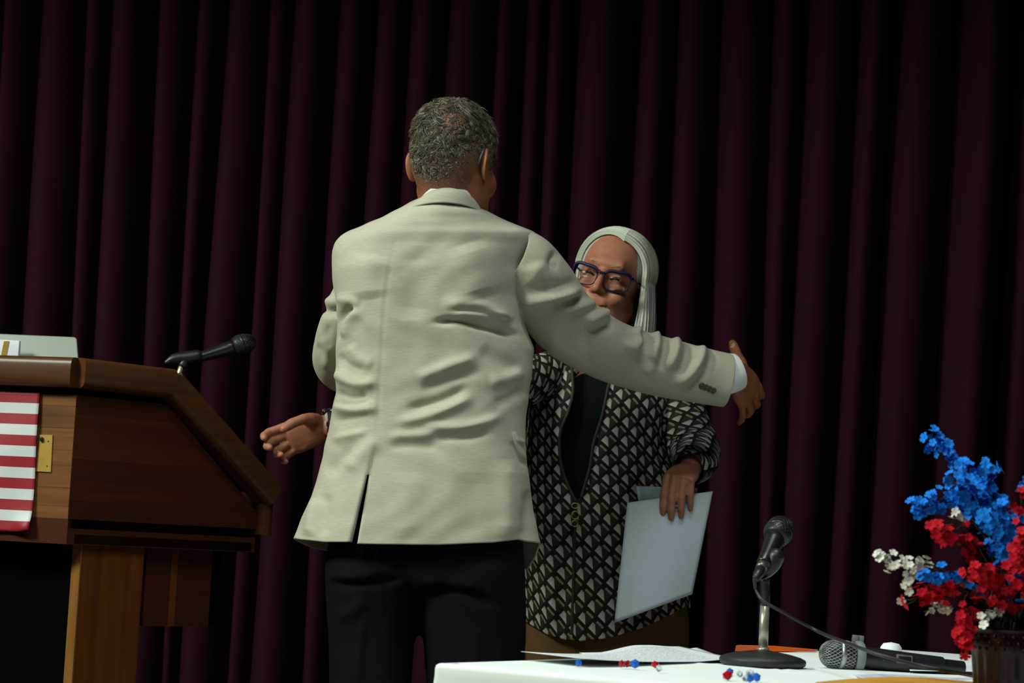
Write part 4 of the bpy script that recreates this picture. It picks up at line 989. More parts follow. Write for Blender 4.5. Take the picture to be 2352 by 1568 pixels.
# --- the papers in her hand
M_sheet = mat('held_paper', (0.60, 0.68, 0.79), 0.75, var=0.02, spec=0.25)
def sheet(corners, Ys, bend, name, label, cat, m, n=24, thick=0.0006, parent=None):
    (tl, tr_, br, bl) = corners; u = np.linspace(0, 1, n); U_, W_ = np.meshgrid(u, u)
    xx = (1-W_)*((1-U_)*tl[0]+U_*tr_[0])+W_*((1-U_)*bl[0]+U_*br[0]); yy = (1-W_)*((1-U_)*tl[1]+U_*tr_[1])+W_*((1-U_)*bl[1]+U_*br[1])
    YY = (1-W_)*((1-U_)*Ys[0]+U_*Ys[1])+W_*((1-U_)*Ys[3]+U_*Ys[2])+bend(U_, W_)
    P = ats(xx, yy, YY); o = obj(name, P.reshape(-1, 3), gridF(n, n), m, parent, solid=thick, off=0)
    if parent is None: tag(o, label, cat)
    return o
sheet([(1441, 1154), (1637, 1128), (1590, 1364), (1411, 1430)], (4.985, 4.995, 4.985, 4.965), lambda u, w: -.022*np.sin(np.pi*u)*w-.008*np.sin(np.pi*u)+.010*u*w, 'paper_sheaf', 'blank white paper sheaf hanging from the hand of the silver-haired person', 'paper', M_sheet)
sheet([(1462, 1116), (1602, 1120), (1590, 1230), (1475, 1225)], (5.005, 5.012, 5.006, 5.006), lambda u, w: .010*np.sin(np.pi*u*0.8)-.012*np.exp(-(u/.08)**2)*(1-w), 'folded_sheet', 'folded bluish sheet sticking up behind the white paper sheaf', 'paper', mat('bluish_paper', (0.34, 0.43, 0.48), 0.6, var=0.05))
# ================================================================== lectern
A = at(170, 1000, 4.70); A[2] = 0
fd = np.array([-0.962, 0.273, 0.0]); sd = np.array([0.672, 0.741, 0.0])       # along the front, along the near side
inn = np.array([0.273, 0.962, 0.0])
FW = 0.62
def zpx(x, y, p): return atz_y(x, y, p[1])
def atz_y(x, y, Y): return at(x, y, Y)[2]
B = A+fd*FW
sdf = sd-2*(sd@(-fd))*(-fd)                                                   # far side, mirrored
def S_(t, z, far=False): 
    p = (B+sdf*t) if far else (A+sd*t); return np.array([p[0], p[1], z])
Zt = at(178, 822, 4.70)[2]; Zmold1 = at(165, 1192, 4.70)[2]; Zmold0 = at(165, 1250, 4.70)[2]
tk, te = 0.25, 0.545
Ze = Zt-0.235
lect = thing('lectern', 'dark walnut lectern with sloping desk, striped flag on its front, left of the people', 'lectern', (A[0]-0.1, A[1]+0.25, 0))
th_ = 0.022
# trims: rounded rails along the front, the ledge and the slope
rh = 0.033
def rail(p, q, name='trim_rail', r1=rh, r2=0.030, m=None):
    d = nrm(q-p); ref = nrm(np.cross(d, [0, 0, 1])); return obj(name, *tube(np.array([p, p+(q-p)*0.25, p+(q-p)*0.5, p+(q-p)*0.75, q]), r1, r2, N=28, ref=tuple(ref), e=0.5), m or M_wood_t, lect, angle=60)
zc = Zt-rh
o1 = -inn*0.008
rail(S_(0, zc)+o1, np.array([*B[:2], zc])+o1)
rail(S_(0, zc)+o1, S_(tk, zc))
rail(S_(tk, zc), S_(te+0.025, Ze-rh))
rail(np.array([*B[:2], zc])+o1, S_(tk, zc, True)); rail(S_(tk, zc, True), S_(te+0.025, Ze-rh, True))
# desk: flat ledge and sloping reading surface
def slab(ps, t, name, m): 
    ps = np.array(ps); n = nrm(np.cross(ps[1]-ps[0], ps[2]-ps[0])); n = n if n[2] > 0 else -n
    return obj(name, *prism(ps, -n*t), m, lect, smooth=False)
slab([S_(0.01, Zt-.012), S_(tk, Zt-.012), S_(tk, Zt-.012, True), S_(0.01, Zt-.012, True)], .02, 'ledge', M_wood_s)
slab([S_(tk, Zt-.012), S_(te, Ze-.012), S_(te, Ze-.012, True), S_(tk, Zt-.012, True)], .02, 'reading_desk', M_wood_s)
# front panel of horizontal boards on a dark backing
zp1 = Zt-2*rh-0.014
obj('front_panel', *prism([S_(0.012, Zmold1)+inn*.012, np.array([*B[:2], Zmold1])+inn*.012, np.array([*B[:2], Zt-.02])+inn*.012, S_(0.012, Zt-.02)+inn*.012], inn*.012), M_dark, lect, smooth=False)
fp = lect.children[-1]
hs = [0.026, 0.052, 0.05, 0.036, 0.050, 0.044, 0.028]; hs = np.array(hs)/sum(hs)*(zp1-Zmold1); z = Zmold1
for h in hs[::-1]:
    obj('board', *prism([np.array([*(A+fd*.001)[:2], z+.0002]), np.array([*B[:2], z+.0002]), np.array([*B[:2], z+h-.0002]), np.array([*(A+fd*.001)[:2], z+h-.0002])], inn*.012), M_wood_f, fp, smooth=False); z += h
# side panels of boards following the sloped profile
sn = nrm(np.array([sd[1], -sd[0], 0])); snf = nrm(np.array([-sdf[1], sdf[0], 0]))
def topz(t): return zp1 if t < tk else zp1-(t-tk)*(Zt-Ze)/(te-tk)
for far in (False, True):
    n_ = snf if far else sn
    prof = [S_(0.0, Zmold1, far), S_(te, Zmold1, far), S_(te, topz(te), far), S_(tk, zp1, far), S_(0.0, zp1, far)]
    obj('side_panel', *prism(np.array(prof)-n_*.010, -n_*.012), M_dark, lect, smooth=False); sp_ = lect.children[-1]
    z = Zmold1
    for h in np.array([.05, .06, .055, .065, .06, .05])/.34*(zp1-Zmold1):
        z0, z1 = z+.0002, z+h-.0002; z += h
        def tmax(zq): return te if zq <= topz(te) else min(te, tk+(zp1-zq)*(te-tk)/(Zt-Ze))
        q = [S_(0.0, z0, far), S_(tmax(z0), z0, far), S_(tmax(z1), z1, far), S_(0.0, z1, far)]
        if z0 < topz(te) < z1: q = [q[0], q[1], S_(te, topz(te), far), q[2], q[3]]
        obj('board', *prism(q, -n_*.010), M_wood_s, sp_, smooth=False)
# lower moulding, proud at the bottom with a dark shadow gap on top
zg = Zmold0+0.034
for p, q, n_ in ((A, B, -inn), (A, A+sd*(te-.01), sn), (B, B+sdf*(te-.01), snf)):
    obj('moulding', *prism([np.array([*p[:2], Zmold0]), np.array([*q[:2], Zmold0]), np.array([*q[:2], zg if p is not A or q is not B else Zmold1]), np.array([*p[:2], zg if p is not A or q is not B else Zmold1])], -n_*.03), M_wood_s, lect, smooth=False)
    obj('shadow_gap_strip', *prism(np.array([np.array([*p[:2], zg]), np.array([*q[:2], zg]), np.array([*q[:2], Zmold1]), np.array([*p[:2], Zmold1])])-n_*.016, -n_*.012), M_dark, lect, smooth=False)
obj('base_board', *prism([S_(0.02, Zmold0+.002), S_(te-.02, Zmold0+.002), S_(te-.02, Zmold0+.002, True), S_(0.02, Zmold0+.002, True)], (0, 0, .02)), M_dark, lect, smooth=False)
# rounded back posts
for far in (False, True):
    c = S_(te+.012, 0, far); obj('back_post', *tube([(c[0], c[1], Zmold1-.012), (c[0], c[1], (Zmold1+Ze)/2), (c[0], c[1], Ze-.05)], .020, N=18, ref=(0, 1, 0)), M_wood_t, lect, angle=60)
# pedestal boards, dark front between them, box hung under the desk
def leg_board(t0, t1, far, z0, z1, inset, m, name, thick=.03):
    n_ = snf if far else sn; pr = [S_(t0, z0, far), S_(t1, z0, far), S_(t1, z1, far), S_(t0, z1, far)]
    return obj(name, *prism(np.array(pr)-n_*inset, -n_*thick), m, lect, smooth=False)
for far in (False, True):
    lb = leg_board(.052, .222, far, 0, Zmold0, .012, M_wood_l, 'leg')
    n_ = snf if far else sn
    e0 = S_(.052, 0, far)-n_*.012; obj('edge_strip', *prism([e0, e0-n_*.03, e0-n_*.03+np.array([0, 0, Zmold0]), e0+np.array([0, 0, Zmold0])], -(sdf if far else sd)*.003), M_wood_e, lb, smooth=False)
    zb_ = at(360, 1441, 4.86)[2]
    hb = leg_board(.245, .435, far, zb_, Zmold0, .03, M_wood_s, 'hung_side')
    q = S_(.315, zb_, far)-n_*.030; obj('edge_strip', *prism([q, q+(sdf if far else sd)*.018, q+(sdf if far else sd)*.018+np.array([0, 0, Zmold0-zb_]), q+np.array([0, 0, Zmold0-zb_])], n_*.002), M_wood_l, hb, smooth=False)
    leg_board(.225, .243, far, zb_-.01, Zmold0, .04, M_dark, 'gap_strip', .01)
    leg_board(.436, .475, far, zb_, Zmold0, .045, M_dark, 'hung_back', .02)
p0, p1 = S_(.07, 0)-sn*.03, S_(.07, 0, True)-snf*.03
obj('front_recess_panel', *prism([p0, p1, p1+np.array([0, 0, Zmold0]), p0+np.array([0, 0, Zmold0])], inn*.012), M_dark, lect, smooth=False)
# brass plate with screws
def FR(x, y, push):                                                            # point on the front face seen at a pixel
    d = F0*FPX+CR*(x-CX)-CU*(y-CY); pn = -inn; t = ((A+pn*push-CAM)@pn)/(d@pn); return CAM+d*t
bp_ = obj('brass_plate', *prism([FR(93, 998, .0), FR(122, 999, .0), FR(118, 1084, .0), FR(84, 1082, .0)], -inn*.003), M_brass, lect, smooth=False)
for x, y in ((111, 1013), (108, 1070)):
    c = FR(x, y, .003); obj('screw', *lathe([(.0001, .0012), (.0014, .001), (.0018, 0), (.0001, 0)], 10, c, -inn), M_blackmt, bp_)

# --- flag on the lectern front
m, nt, b = newmat('flag_cloth'); g = G(nt)
tc = nt.nodes.new('ShaderNodeTexCoord'); sp = nt.nodes.new('ShaderNodeSeparateXYZ'); lk(nt, tc.outputs['UV'], sp.inputs[0]); u, v = sp.outputs[0], sp.outputs[1]
st = g.m('MODULO', g.m('FLOOR', g.m('MULTIPLY', v, 13)), 2)
colr_ = g.mix(st, (0.27, 0.003, 0.014), (0.56, 0.61, 0.62))
cant = g.m('MULTIPLY', g.m('LESS_THAN', u, 0.40), g.m('LESS_THAN', v, 7/13))
su = g.m('MULTIPLY', u, 11/0.40); sv = g.m('MULTIPLY', v, 9*13/7)
du = g.m('SUBTRACT', g.m('FRACT', su), 0.5); dv = g.m('SUBTRACT', g.m('FRACT', sv), 0.5)
dist = g.m('SQRT', g.m('ADD', g.m('MULTIPLY', du, du), g.m('MULTIPLY', dv, dv)))
par = g.m('MODULO', g.m('ADD', g.m('FLOOR', su), g.m('FLOOR', sv)), 2)
star = g.m('MULTIPLY', g.m('LESS_THAN', dist, 0.36), g.m('LESS_THAN', par, 0.5))
colr_ = g.mix(cant, colr_, g.mix(star, (0.012, 0.02, 0.09), (0.72, 0.77, 0.78)))
lk(nt, colr_, b.inputs['Base Color']); b.inputs['Roughness'].default_value = 0.55
n1, n2 = 60, 60; tr0, br0 = FR(93, 902, .004), FR(74, 1223, .004); rightd = -fd
W_f = 0.47
uu = np.linspace(0, 1, n1); vv = np.linspace(0, 1, n2); U_, V_ = np.meshgrid(uu, vv)
edge = tr0+(br0-tr0)*V_[..., None]
P = edge+fd*((1-U_)*W_f)[..., None]-inn*(0.005+0.002*np.sin(V_*9+U_*5)+0.0025*np.sin(U_*23+V_*3)*V_+.012*np.exp(-((U_-0.97)/.05)**2)*np.exp(-((V_-.97)/.07)**2))[..., None]
P[..., 2] += 0.004*np.exp(-((U_-1)/.04)**2)*np.exp(-((V_-1)/.05)**2)
flag = obj('flag', P.reshape(-1, 3), gridF(n2, n1), m, uv=np.stack([U_.ravel(), V_.ravel()], 1), solid=.0008, off=0)
tag(flag, 'red and white striped flag with blue starred corner taped to the lectern front', 'flag')
cl = FR(95, 1008, .006); tag(obj('clip', *box(cl, .007, .006, .009, .002), M_blackpl), 'tiny black clip at the flag edge beside the brass plate', 'clip')

# --- things on the lectern ledge
LZ = Zt-.012
pt = lambda x, y, Y: at(x, y, Y)
def ledge_obj(x0, x1, ytop, Y, skew=(0, 0)):
    return np.array([pt(x0, ytop, Y), pt(x1, ytop, Y)])
pY = 4.80
def rounded_panel():
    r = pt(183, 813, pY)[0]; l = r-0.36; z0 = LZ+.0005; z1 = pt(100, 768, pY)[2]; rc = .009; pts = [(l, z0), (r, z0)]
    dx = 0.0125
    for a in np.linspace(0, 90, 6): pts.append((r-dx-rc+rc*math.cos(math.radians(a)), z1-rc+rc*math.sin(math.radians(a))))
    for a in np.linspace(90, 180, 6): pts.append((l+dx+rc+rc*math.cos(math.radians(a)), z1-rc+rc*math.sin(math.radians(a))))
    poly = np.array([(x, pY+(z-z0)*0.32+(r-x)*0.10, z) for x, z in pts])
    m_ = mat('pale_grey_plastic', (0.20, 0.235, 0.195), 0.4, var=0.03, spec=0.4)
    o = obj('display_panel', *prism(poly, (0, .007, 0)), m_, smooth=False); bvm = o.modifiers.new('b', 'BEVEL'); bvm.width = .0018; bvm.segments = 2
    tag(o, 'pale grey panel with a rounded corner propped upright on the lectern ledge', 'panel')
rounded_panel()
r = pt(43, 781, 4.765)
bx_ = np.array([r[0]-.075, 4.785, 0]); hB = r[2]-LZ
sb = thing('small_box', 'small white box with a gold band in front of the grey panel', 'box', (bx_[0], bx_[1], LZ))
obj('box_body', *box((bx_[0], bx_[1], LZ+hB/2+.0006), .148, .018, hB-.001, .0015), M_paper, sb, angle=40)
obj('gold_band', *prism([pt(9, 783, 4.7745), pt(21, 783, 4.7745), pt(14, 818, 4.7745), pt(2, 818, 4.7745)], (0, .0022, 0)), mat('gold_ribbon', (0.34, 0.20, 0.03), 0.4, var=0.1), sb, smooth=False)

# --- microphones
def mic_body(prefix, base, tip_dir, L, rb, rt, ball, parent, m_body, m_ball, collar=True, band=None, ribs=True):
    d = nrm(tip_dir); bl = base+d*L
    obj('mic_handle', *lathe([(.0001, 0), (rb*.9, 0), (rb, .004), (rb*1.02, L*.3), (rt*.97, L*.85), (rt, L-.006), (rt*.9, L)], 28, base, d), m_body, parent)
    gr = obj('mic_grille', *lathe([(ball*.80, 0), (ball*.90, .006), (ball, .014), (ball*1.0, .020), (ball*.97, .028), (ball*.86, .038), (ball*.66, .046), (ball*.4, .0505), (.0001, .052)], 36, bl, d), M_blackpl if ribs else m_ball, parent)
    z = d; x = nrm(np.cross(z, [0.3, 0.9, 0.2])); y = np.cross(z, x)
    prof = np.array([(ball*.82, .002), (ball*.905, .006), (ball*1.005, .014), (ball*1.01, .020), (ball*.98, .028), (ball*.87, .038), (ball*.67, .0463), (ball*.40, .051), (.001, .0525)])
    if ribs:
        W = []; tt = np.linspace(0, 1, len(prof)); fine = catmull(prof, 26)
        for sgn in (1, -1):
            for k in range(22):
                a0 = 2*math.pi*k/22; ang = a0+sgn*np.linspace(0, 2.2, 26)
                pth = bl+fine[:, :1]*(np.cos(ang)[:, None]*x+np.sin(ang)[:, None]*y)+fine[:, 1:]*z
                W.append(tube(pth, .0005, N=4, ref=(0.3, 0.5, 0.8), cap=False))
        obj('wire_mesh', *join(W), m_ball, gr)
    rg = obj('grille_band', *lathe([(ball*1.0, .0165), (ball*1.03, .0165), (ball*1.03, .0225), (ball*1.0, .0225)], 36, bl, d, cap=False), m_ball if band is None else band, gr)
    return bl, d
# microphone on the lectern edge
b0 = pt(432, 828, 4.93); t0 = pt(536, 797, 4.96)
lm = thing('microphone', 'black microphone on a clip at the lectern edge, pointing at the curtain', 'microphone', tuple(pt(415, 850, 4.92)))
L_ = np.linalg.norm(t0-b0)
M_mb = mat('black_enamel', (0.010, 0.011, 0.011), 0.30, var=0.1)
M_bg = mat('black_wire', (0.03, 0.034, 0.032), 0.35, metal=0.5, var=0.1)
mic_body('', b0, t0-b0, L_, .0115, .017, .0235, lm, M_mb, M_bg)
obj('clip', *tube(np.array([pt(383, 832, 4.915), pt(402, 824, 4.92), pt(428, 822, 4.93), pt(452, 818, 4.935)]), [.006, .013, .016, .015], [.006, .012, .017, .017], N=14, n=16, round_ends=True), M_blackpl, lm)
obj('stem', *tube(np.array([pt(418, 838, 4.922), pt(414, 848, 4.917), pt(411, 858, 4.914), pt(409, 868, 4.912)]), .0058, N=14, n=10), M_chrome, lm)
obj('clip_knuckle', *tube(np.array([pt(424, 826, 4.925), pt(420, 838, 4.922)]), .010, N=14, round_ends=True), M_blackpl, lm)

# ================================================================== table
TZ = 0.734
C0 = atz(1003, 1521, TZ)
ld = np.array([0.53, 0.848, 0]); sd2 = np.array([0.848, -0.53, 0])              # long edge away to the right, end edge toward the right front
LT, WT = 1.83, 0.92
table = thing('folding_table', 'folding table under the white cloth in the right foreground', 'table', tuple((C0+ld*LT/2+sd2*WT/2)*np.array([1, 1, 0])))
V, F = prism([C0*np.array([1, 1, 0])+np.array([0, 0, TZ-.036])+ld*a+sd2*b for a, b in ((.012, .012), (LT-.012, .012), (LT-.012, WT-.012), (.012, WT-.012))], (0, 0, .03))
obj('tabletop', V, F, mat('laminate', (0.35, 0.33, 0.30), 0.5), table, smooth=False)
for a in (.18, LT-.18):
    for b_ in (.1, WT-.1):
        p = C0*np.array([1, 1, 0])+ld*a+sd2*b_; obj('leg', *tube([(p[0], p[1], 0), (p[0], p[1], TZ-.036)], .014, N=12, ref=(0, 1, 0)), M_blackmt, table)
# cloth: top with soft creases, rounded edge, hanging sides in shallow folds
def tablecloth():
    n = 70; drop_ = 0.52; R = .006
    def edge_pt(s):                                                              # perimeter
        s = s % (2*LT+2*WT)
        if s < LT: return ld*s, -sd2
        s -= LT
        if s < WT: return ld*LT+sd2*s, ld
        s -= WT
        if s < LT: return ld*(LT-s)+sd2*WT, sd2
        s -= LT
        return sd2*(WT-s), -ld
    per = 2*LT+2*WT; NP = 700; ss = np.linspace(0, per, NP, endpoint=False)
    corners = np.array([0, LT, LT+WT, 2*LT+WT, per])
    base_ = C0*np.array([1, 1, 0]); rings = []
    E = np.array([edge_pt(s)[0] for s in ss]); Nn = np.array([edge_pt(s)[1] for s in ss])
    for _ in range(3): Nn = nrm((np.roll(Nn, 1, 0)+Nn+np.roll(Nn, -1, 0)))
    dc = np.min(np.abs(ss[:, None]-corners), 1)
    wav = 0.010*np.sin(ss*17+1.0)+0.007*np.sin(ss*31+0.4)+.030*np.exp(-(dc/.05)**2)
    for off, h in ((-.03, 0), (-.010, -.0003), (-.004, -.0012), (0.0005, -.004), (.002, -.009), (.0022, -.02)):
        rings.append(base_+E+Nn*off+np.array([0, 0, TZ+h]))
    for k in np.linspace(.08, 1, 12): rings.append(base_+E+Nn*(.0022+wav*k)[:, None]+np.array([0, 0, TZ-.02-(drop_-.02)*k]))
    V = np.array(rings); Vr = V.reshape(-1, 3); F = gridF(len(rings), NP, True)
    # flat top grid with creases
    na, nb = 120, 80; a = np.linspace(.03, LT-.03, na); b = np.linspace(.03, WT-.03, nb); A_, B_ = np.meshgrid(a, b)
    cre = .0020*np.exp(-((B_-WT*0.36+.01*np.sin(A_*4))/.010)**2)+.0018*np.exp(-((A_-LT*0.30)/.010)**2)+.0016*np.exp(-((B_-WT*.66)/.012)**2)+.0012*np.sin(A_*13+B_*4)*np.sin(B_*11)
    cre *= np.clip(np.minimum(np.minimum(A_-.03, LT-.03-A_), np.minimum(B_-.03, WT-.03-B_))/.03, 0, 1)
    T = base_+A_[..., None]*ld+B_[..., None]*sd2+np.stack([0*A_, 0*A_, TZ+cre], -1)
    F2 = (np.array(gridF(nb, na))+len(Vr)).tolist()
    o = obj('tablecloth', np.vstack([Vr, T.reshape(-1, 3)]), F+F2, M_cloth)
    bm = bmesh.new(); bm.from_mesh(o.data); bmesh.ops.recalc_face_normals(bm, faces=bm.faces); bm.to_mesh(o.data); bm.free()
    tag(o, 'white cloth draped over the table in the right foreground', 'tablecloth')
tablecloth()
def tt(x, y, up=0.002): return atz(x, y, TZ+up)

# --- printed sheets lying on the cloth
m, nt, b = newmat('printed_page'); g = G(nt)
tc = nt.nodes.new('ShaderNodeTexCoord'); sp = nt.nodes.new('ShaderNodeSeparateXYZ'); lk(nt, tc.outputs['UV'], sp.inputs[0]); u, v = sp.outputs[0], sp.outputs[1]
line = g.m('LESS_THAN', g.m('FRACT', g.m('MULTIPLY', v, 26)), 0.45)
nz = nt.nodes.new('ShaderNodeTexNoise'); nz.inputs['Scale'].default_value = 1; nz.inputs['Detail'].default_value = 3
mp = nt.nodes.new('ShaderNodeMapping'); mp.inputs['Scale'].default_value = (110, 26, 1); lk(nt, tc.outputs['UV'], mp.inputs[0]); lk(nt, mp.outputs[0], nz.inputs['Vector'])
word = g.m('GREATER_THAN', nz.outputs[0], 0.5)
inm = g.m('MULTIPLY', g.m('MULTIPLY', g.m('GREATER_THAN', u, .1), g.m('LESS_THAN', u, .88)), g.m('MULTIPLY', g.m('GREATER_THAN', v, .12), g.m('LESS_THAN', v, .92)))
ink = g.m('MULTIPLY', g.m('MULTIPLY', line, word), inm)
lk(nt, g.mix(g.m('MULTIPLY', ink, .6), (0.72, 0.78, 0.82), (0.12, 0.13, 0.15)), b.inputs['Base Color']); b.inputs['Roughness'].default_value = 0.6
M_page = m
def page(c4, lift, name, label, m_, cat='paper', n=30, z0=.0015):
    q = np.array([tt(x, y, z0) for x, y in c4]); u = np.linspace(0, 1, n); U_, W_ = np.meshgrid(u, u)
    P = ((1-W_)*(1-U_))[..., None]*q[0]+((1-W_)*U_)[..., None]*q[1]+(W_*U_)[..., None]*q[2]+(W_*(1-U_))[..., None]*q[3]
    P[..., 2] += lift(U_, W_)
    o = obj(name, P.reshape(-1, 3), gridF(n, n), m_, uv=np.stack([U_.ravel(), W_.ravel()], 1), solid=.0006, off=0); tag(o, label, cat); return o
page([(1196, 1514), (1560, 1503), (1690, 1521), (1330, 1530)], lambda u, w: .010*(1-u)**3+.016*np.exp(-((u-.72)/.20)**2)*(1-w)**1.2+.010*np.clip(u-.75, 0, 1)*4*(.4+.6*(1-w))+.003, 'printed_page', 'curling printed page on the table, the larger one in front', M_page)
page([(1330, 1500), (1600, 1495), (1655, 1508), (1400, 1515)], lambda u, w: .006*np.clip(u-.8, 0, 1)**1.0*5*(1-w)+.001, 'printed_page', 'printed page mostly under the larger page, its corner curling up by the microphone base', M_page)
V, F = prism([tt(1540, 1521, .001), tt(1690, 1521, .001), tt(1712, 1508, .001), tt(1600, 1506, .001)], (0, 0, .005)); tag(obj('wedge', V, F, M_dark, smooth=False), 'thin black wedge between the printed page and the microphone stand base', 'wedge')  # thin black piece placed at the dark patch by the page
# orange strip behind the stand
up_ = lambda x, y, h: tt(x, y, .0015)+np.array([0, 0, h])
o_ = obj('plastic_strip', *prism([up_(1688, 1495, 0), up_(1872, 1496, 0), up_(1872, 1496, .0035), up_(1770, 1495, .010), up_(1690, 1495, .0115)], np.array([.01, .03, 0])), mat('orange_plastic', (0.85, 0.13, 0.012), 0.4, var=0.05), smooth=False); tag(o_, 'flat orange plastic strip lying behind the microphone stand', 'strip')

# --- desk stand with microphone
bc = tt(1751, 1531, 0.0); 
ms = thing('microphone_stand', 'small table stand with a domed black base and chrome tube', 'stand', (bc[0], bc[1], TZ+.0022))
zb_ = TZ+.0022; k = np.linspace(0, 1, 12)
th = np.linspace(0, 2*np.pi, 48, endpoint=False); prof = [(.0001, 0.0), (.070, 0.0), (.0745, .003), (.0755, .009), (.074, .0125), (.066, .0165), (.050, .0205), (.030, .0240), (.016, .0260), (.011, .0272), (.0001, .0272)]
V, F = lathe(prof, 56, (bc[0], bc[1], zb_)); obj('stand_base', V, F, M_blackmt, ms, angle=50)
def sp_(x, y): return at(x, y, bc[1])
ptop = sp_(1757, 1388)
obj('tube', *tube([(bc[0], bc[1], zb_+.024), (bc[0], bc[1], zb_+.06), (bc[0], bc[1], ptop[2])], .0082, N=20, ref=(0, 1, 0)), M_chrome, ms)
obj('tube_collar', *lathe([(.0001, 0), (.0115, 0), (.0115, .004), (.009, .006), (.0001, .006)], 20, (bc[0], bc[1], zb_+.0255)), M_chrome, ms)
obj('thread_socket', *tube([(bc[0], bc[1], ptop[2]-.002), sp_(1758, 1368), sp_(1757, 1345), sp_(1757, 1330)], [.0085, .0085, .0075, .009], N=14, n=8), M_blackpl, ms)
obj('clip', *tube(np.array([sp_(1750, 1322), sp_(1762, 1312), sp_(1776, 1295), sp_(1784, 1278)])+np.array([0, .010, 0]), [.007, .012, .0145, .0150], [.007, .012, .0145, .0150], N=16, n=14, round_ends=True), M_blackpl, ms)
dm = thing('microphone', 'black corded microphone tilted up in the table stand', 'microphone', tuple(sp_(1750, 1310)))
mb0 = sp_(1752, 1296)+np.array([0, -.002, 0]); mt0 = sp_(1790, 1236)+np.array([0, .055, 0])
mic_body('', mb0, mt0-mb0, np.linalg.norm(mt0-mb0), .0125, .0185, .0250, dm, M_mb, M_bg)
dd = nrm(mt0-mb0)
obj('cable_boot', *lathe([(.0001, -.014), (.0094, -.014), (.0088, -.030), (.0050, -.048), (.0001, -.048)][::-1], 20, mb0, dd), M_blackpl, dm)
obj('connector', *lathe([(.0001, -.001), (.0098, -.001), (.0100, -.014), (.0001, -.014)][::-1], 20, mb0, dd), M_nickel, dm)
con = mb0-dd*.044
cab = [mb0-dd*.018, con, at(1733, 1325, con[1]-.01), at(1736, 1352, bc[1]-.03), at(1752, 1378, bc[1]-.045), at(1800, 1407, bc[1]-.05), at(1880, 1450, bc[1]-.04), at(1945, 1476, 3.60), at(2010, 1500, 3.52), at(2100, 1525, 3.50), at(2190, 1543, 3.50), tt(2290, 1562, .006)]
tag(obj('microphone_cable', *tube(np.array(cab), [.0062, .0042]+[.0031]*10, N=10, n=120, ref=(0.2, 0.9, 0.35)), mat('black_rubber', (0.013, 0.013, 0.013), 0.5)), 'black cable looping from the stand microphone across the table', 'cable')

# --- wireless microphone lying on the table
hm_ = thing('wireless_microphone', 'worn black wireless microphone with steel grille lying on the table', 'microphone', tuple(tt(1912, 1536, .001)))
Yg = atz(1912, 1536, TZ)[1]
g0 = at(1912, 1502, Yg); 
q1 = at(2212, 1535, Yg+.05)                                                     # tail end
ax = nrm(g0-q1); Lh = np.linalg.norm(g0-q1)
base_h = q1
hd = base_h+ax*(Lh-.040)
obj('mic_handle', *lathe([(.0001, 0), (.0130, 0), (.0136, .002), (.0136, .040), (.0138, .0405), (.0165, .0408), (.0170, .043), (.0178, .10), (.0205, Lh-.052), (.0205, Lh-.044), (.0001, Lh-.044)], 32, base_h, ax), M_blackpl, hm_, angle=40)
zz_ = hd; ball = .0262
grl = obj('mic_grille', *lathe([(.018, -.002), (ball*.94, .006), (ball, .018), (ball, .030), (ball*.93, .042), (ball*.75, .053), (ball*.45, .060), (.0001, .063)], 40, zz_, ax), M_blackpl, hm_)
x_ = nrm(np.cross(ax, [0.3, 0.9, 0.2])); y_ = np.cross(ax, x_); fine = catmull(np.array([(ball*.92, .004), (ball*1.01, .018), (ball*1.01, .030), (ball*.94, .042), (ball*.76, .0535), (ball*.45, .0607), (.001, .0637)]), 26); W = []
for sgn in (1, -1):
    for k in range(24):
        ang = 2*math.pi*k/24+sgn*np.linspace(0, 2.0, 26)
        W.append(tube(zz_+fine[:, :1]*(np.cos(ang)[:, None]*x_+np.sin(ang)[:, None]*y_)+fine[:, 1:]*ax, .00062, N=4, ref=(0.3, 0.5, 0.8), cap=False))
obj('wire_mesh', *join(W), M_mesh, grl)
obj('grille_band', *lathe([(ball*1.0, .0225), (ball*1.045, .0225), (ball*1.045, .0305), (ball*1.0, .0305)], 40, zz_, ax, cap=False), M_mesh, grl)
cr = obj('anti_roll_ring', *lathe([(.020, -.014), (.0275, -.013), (.0285, -.009), (.0285, -.003), (.0270, .001), (.020, .002)], 40, zz_, ax), M_greyplas, hm_, angle=40)
upv = nrm(np.array([0, 0, 1.])-ax*ax[2])
for s in (-1, 1):
    c = zz_+ax*(-.006+s*.0055)+upv*.0315+np.cross(ax, upv)*.004
    v, f = box((0, 0, 0), .008, .012, .013, .0015); Mx_ = np.stack([ax, np.cross(upv, ax), upv], 1); obj('ring_lug', v@Mx_.T+c, f, M_greyplas, cr, angle=40)
for s in (1,):
    c = zz_+ax*(-.006)-upv*.0265+np.cross(ax, upv)*.006; obj('ring_foot', *tube([c, c-upv*.006], .005, N=12, round_ends=True), M_blackpl, cr)
tocam = nrm(CAM-zz_); fr_ = nrm(tocam-ax*(ax@tocam)+upv*.25)
c = base_h+ax*(Lh-.128)+fr_*.0186; v, f = box((0, 0, 0), .030, .016, .003, .001); M3 = np.stack([ax, np.cross(fr_, ax), fr_], 1)
sw = obj('switch_recess', v@M3.T+c, f, mat('worn_edge', (0.10, 0.115, 0.11), 0.5, var=0.5, scale=(400, 400, 400)), hm_, angle=40)
v, f = box((0, 0, 0.001), .024, .010, .003, .001); obj('switch', v@M3.T+c, f, M_blackpl, sw, angle=40)
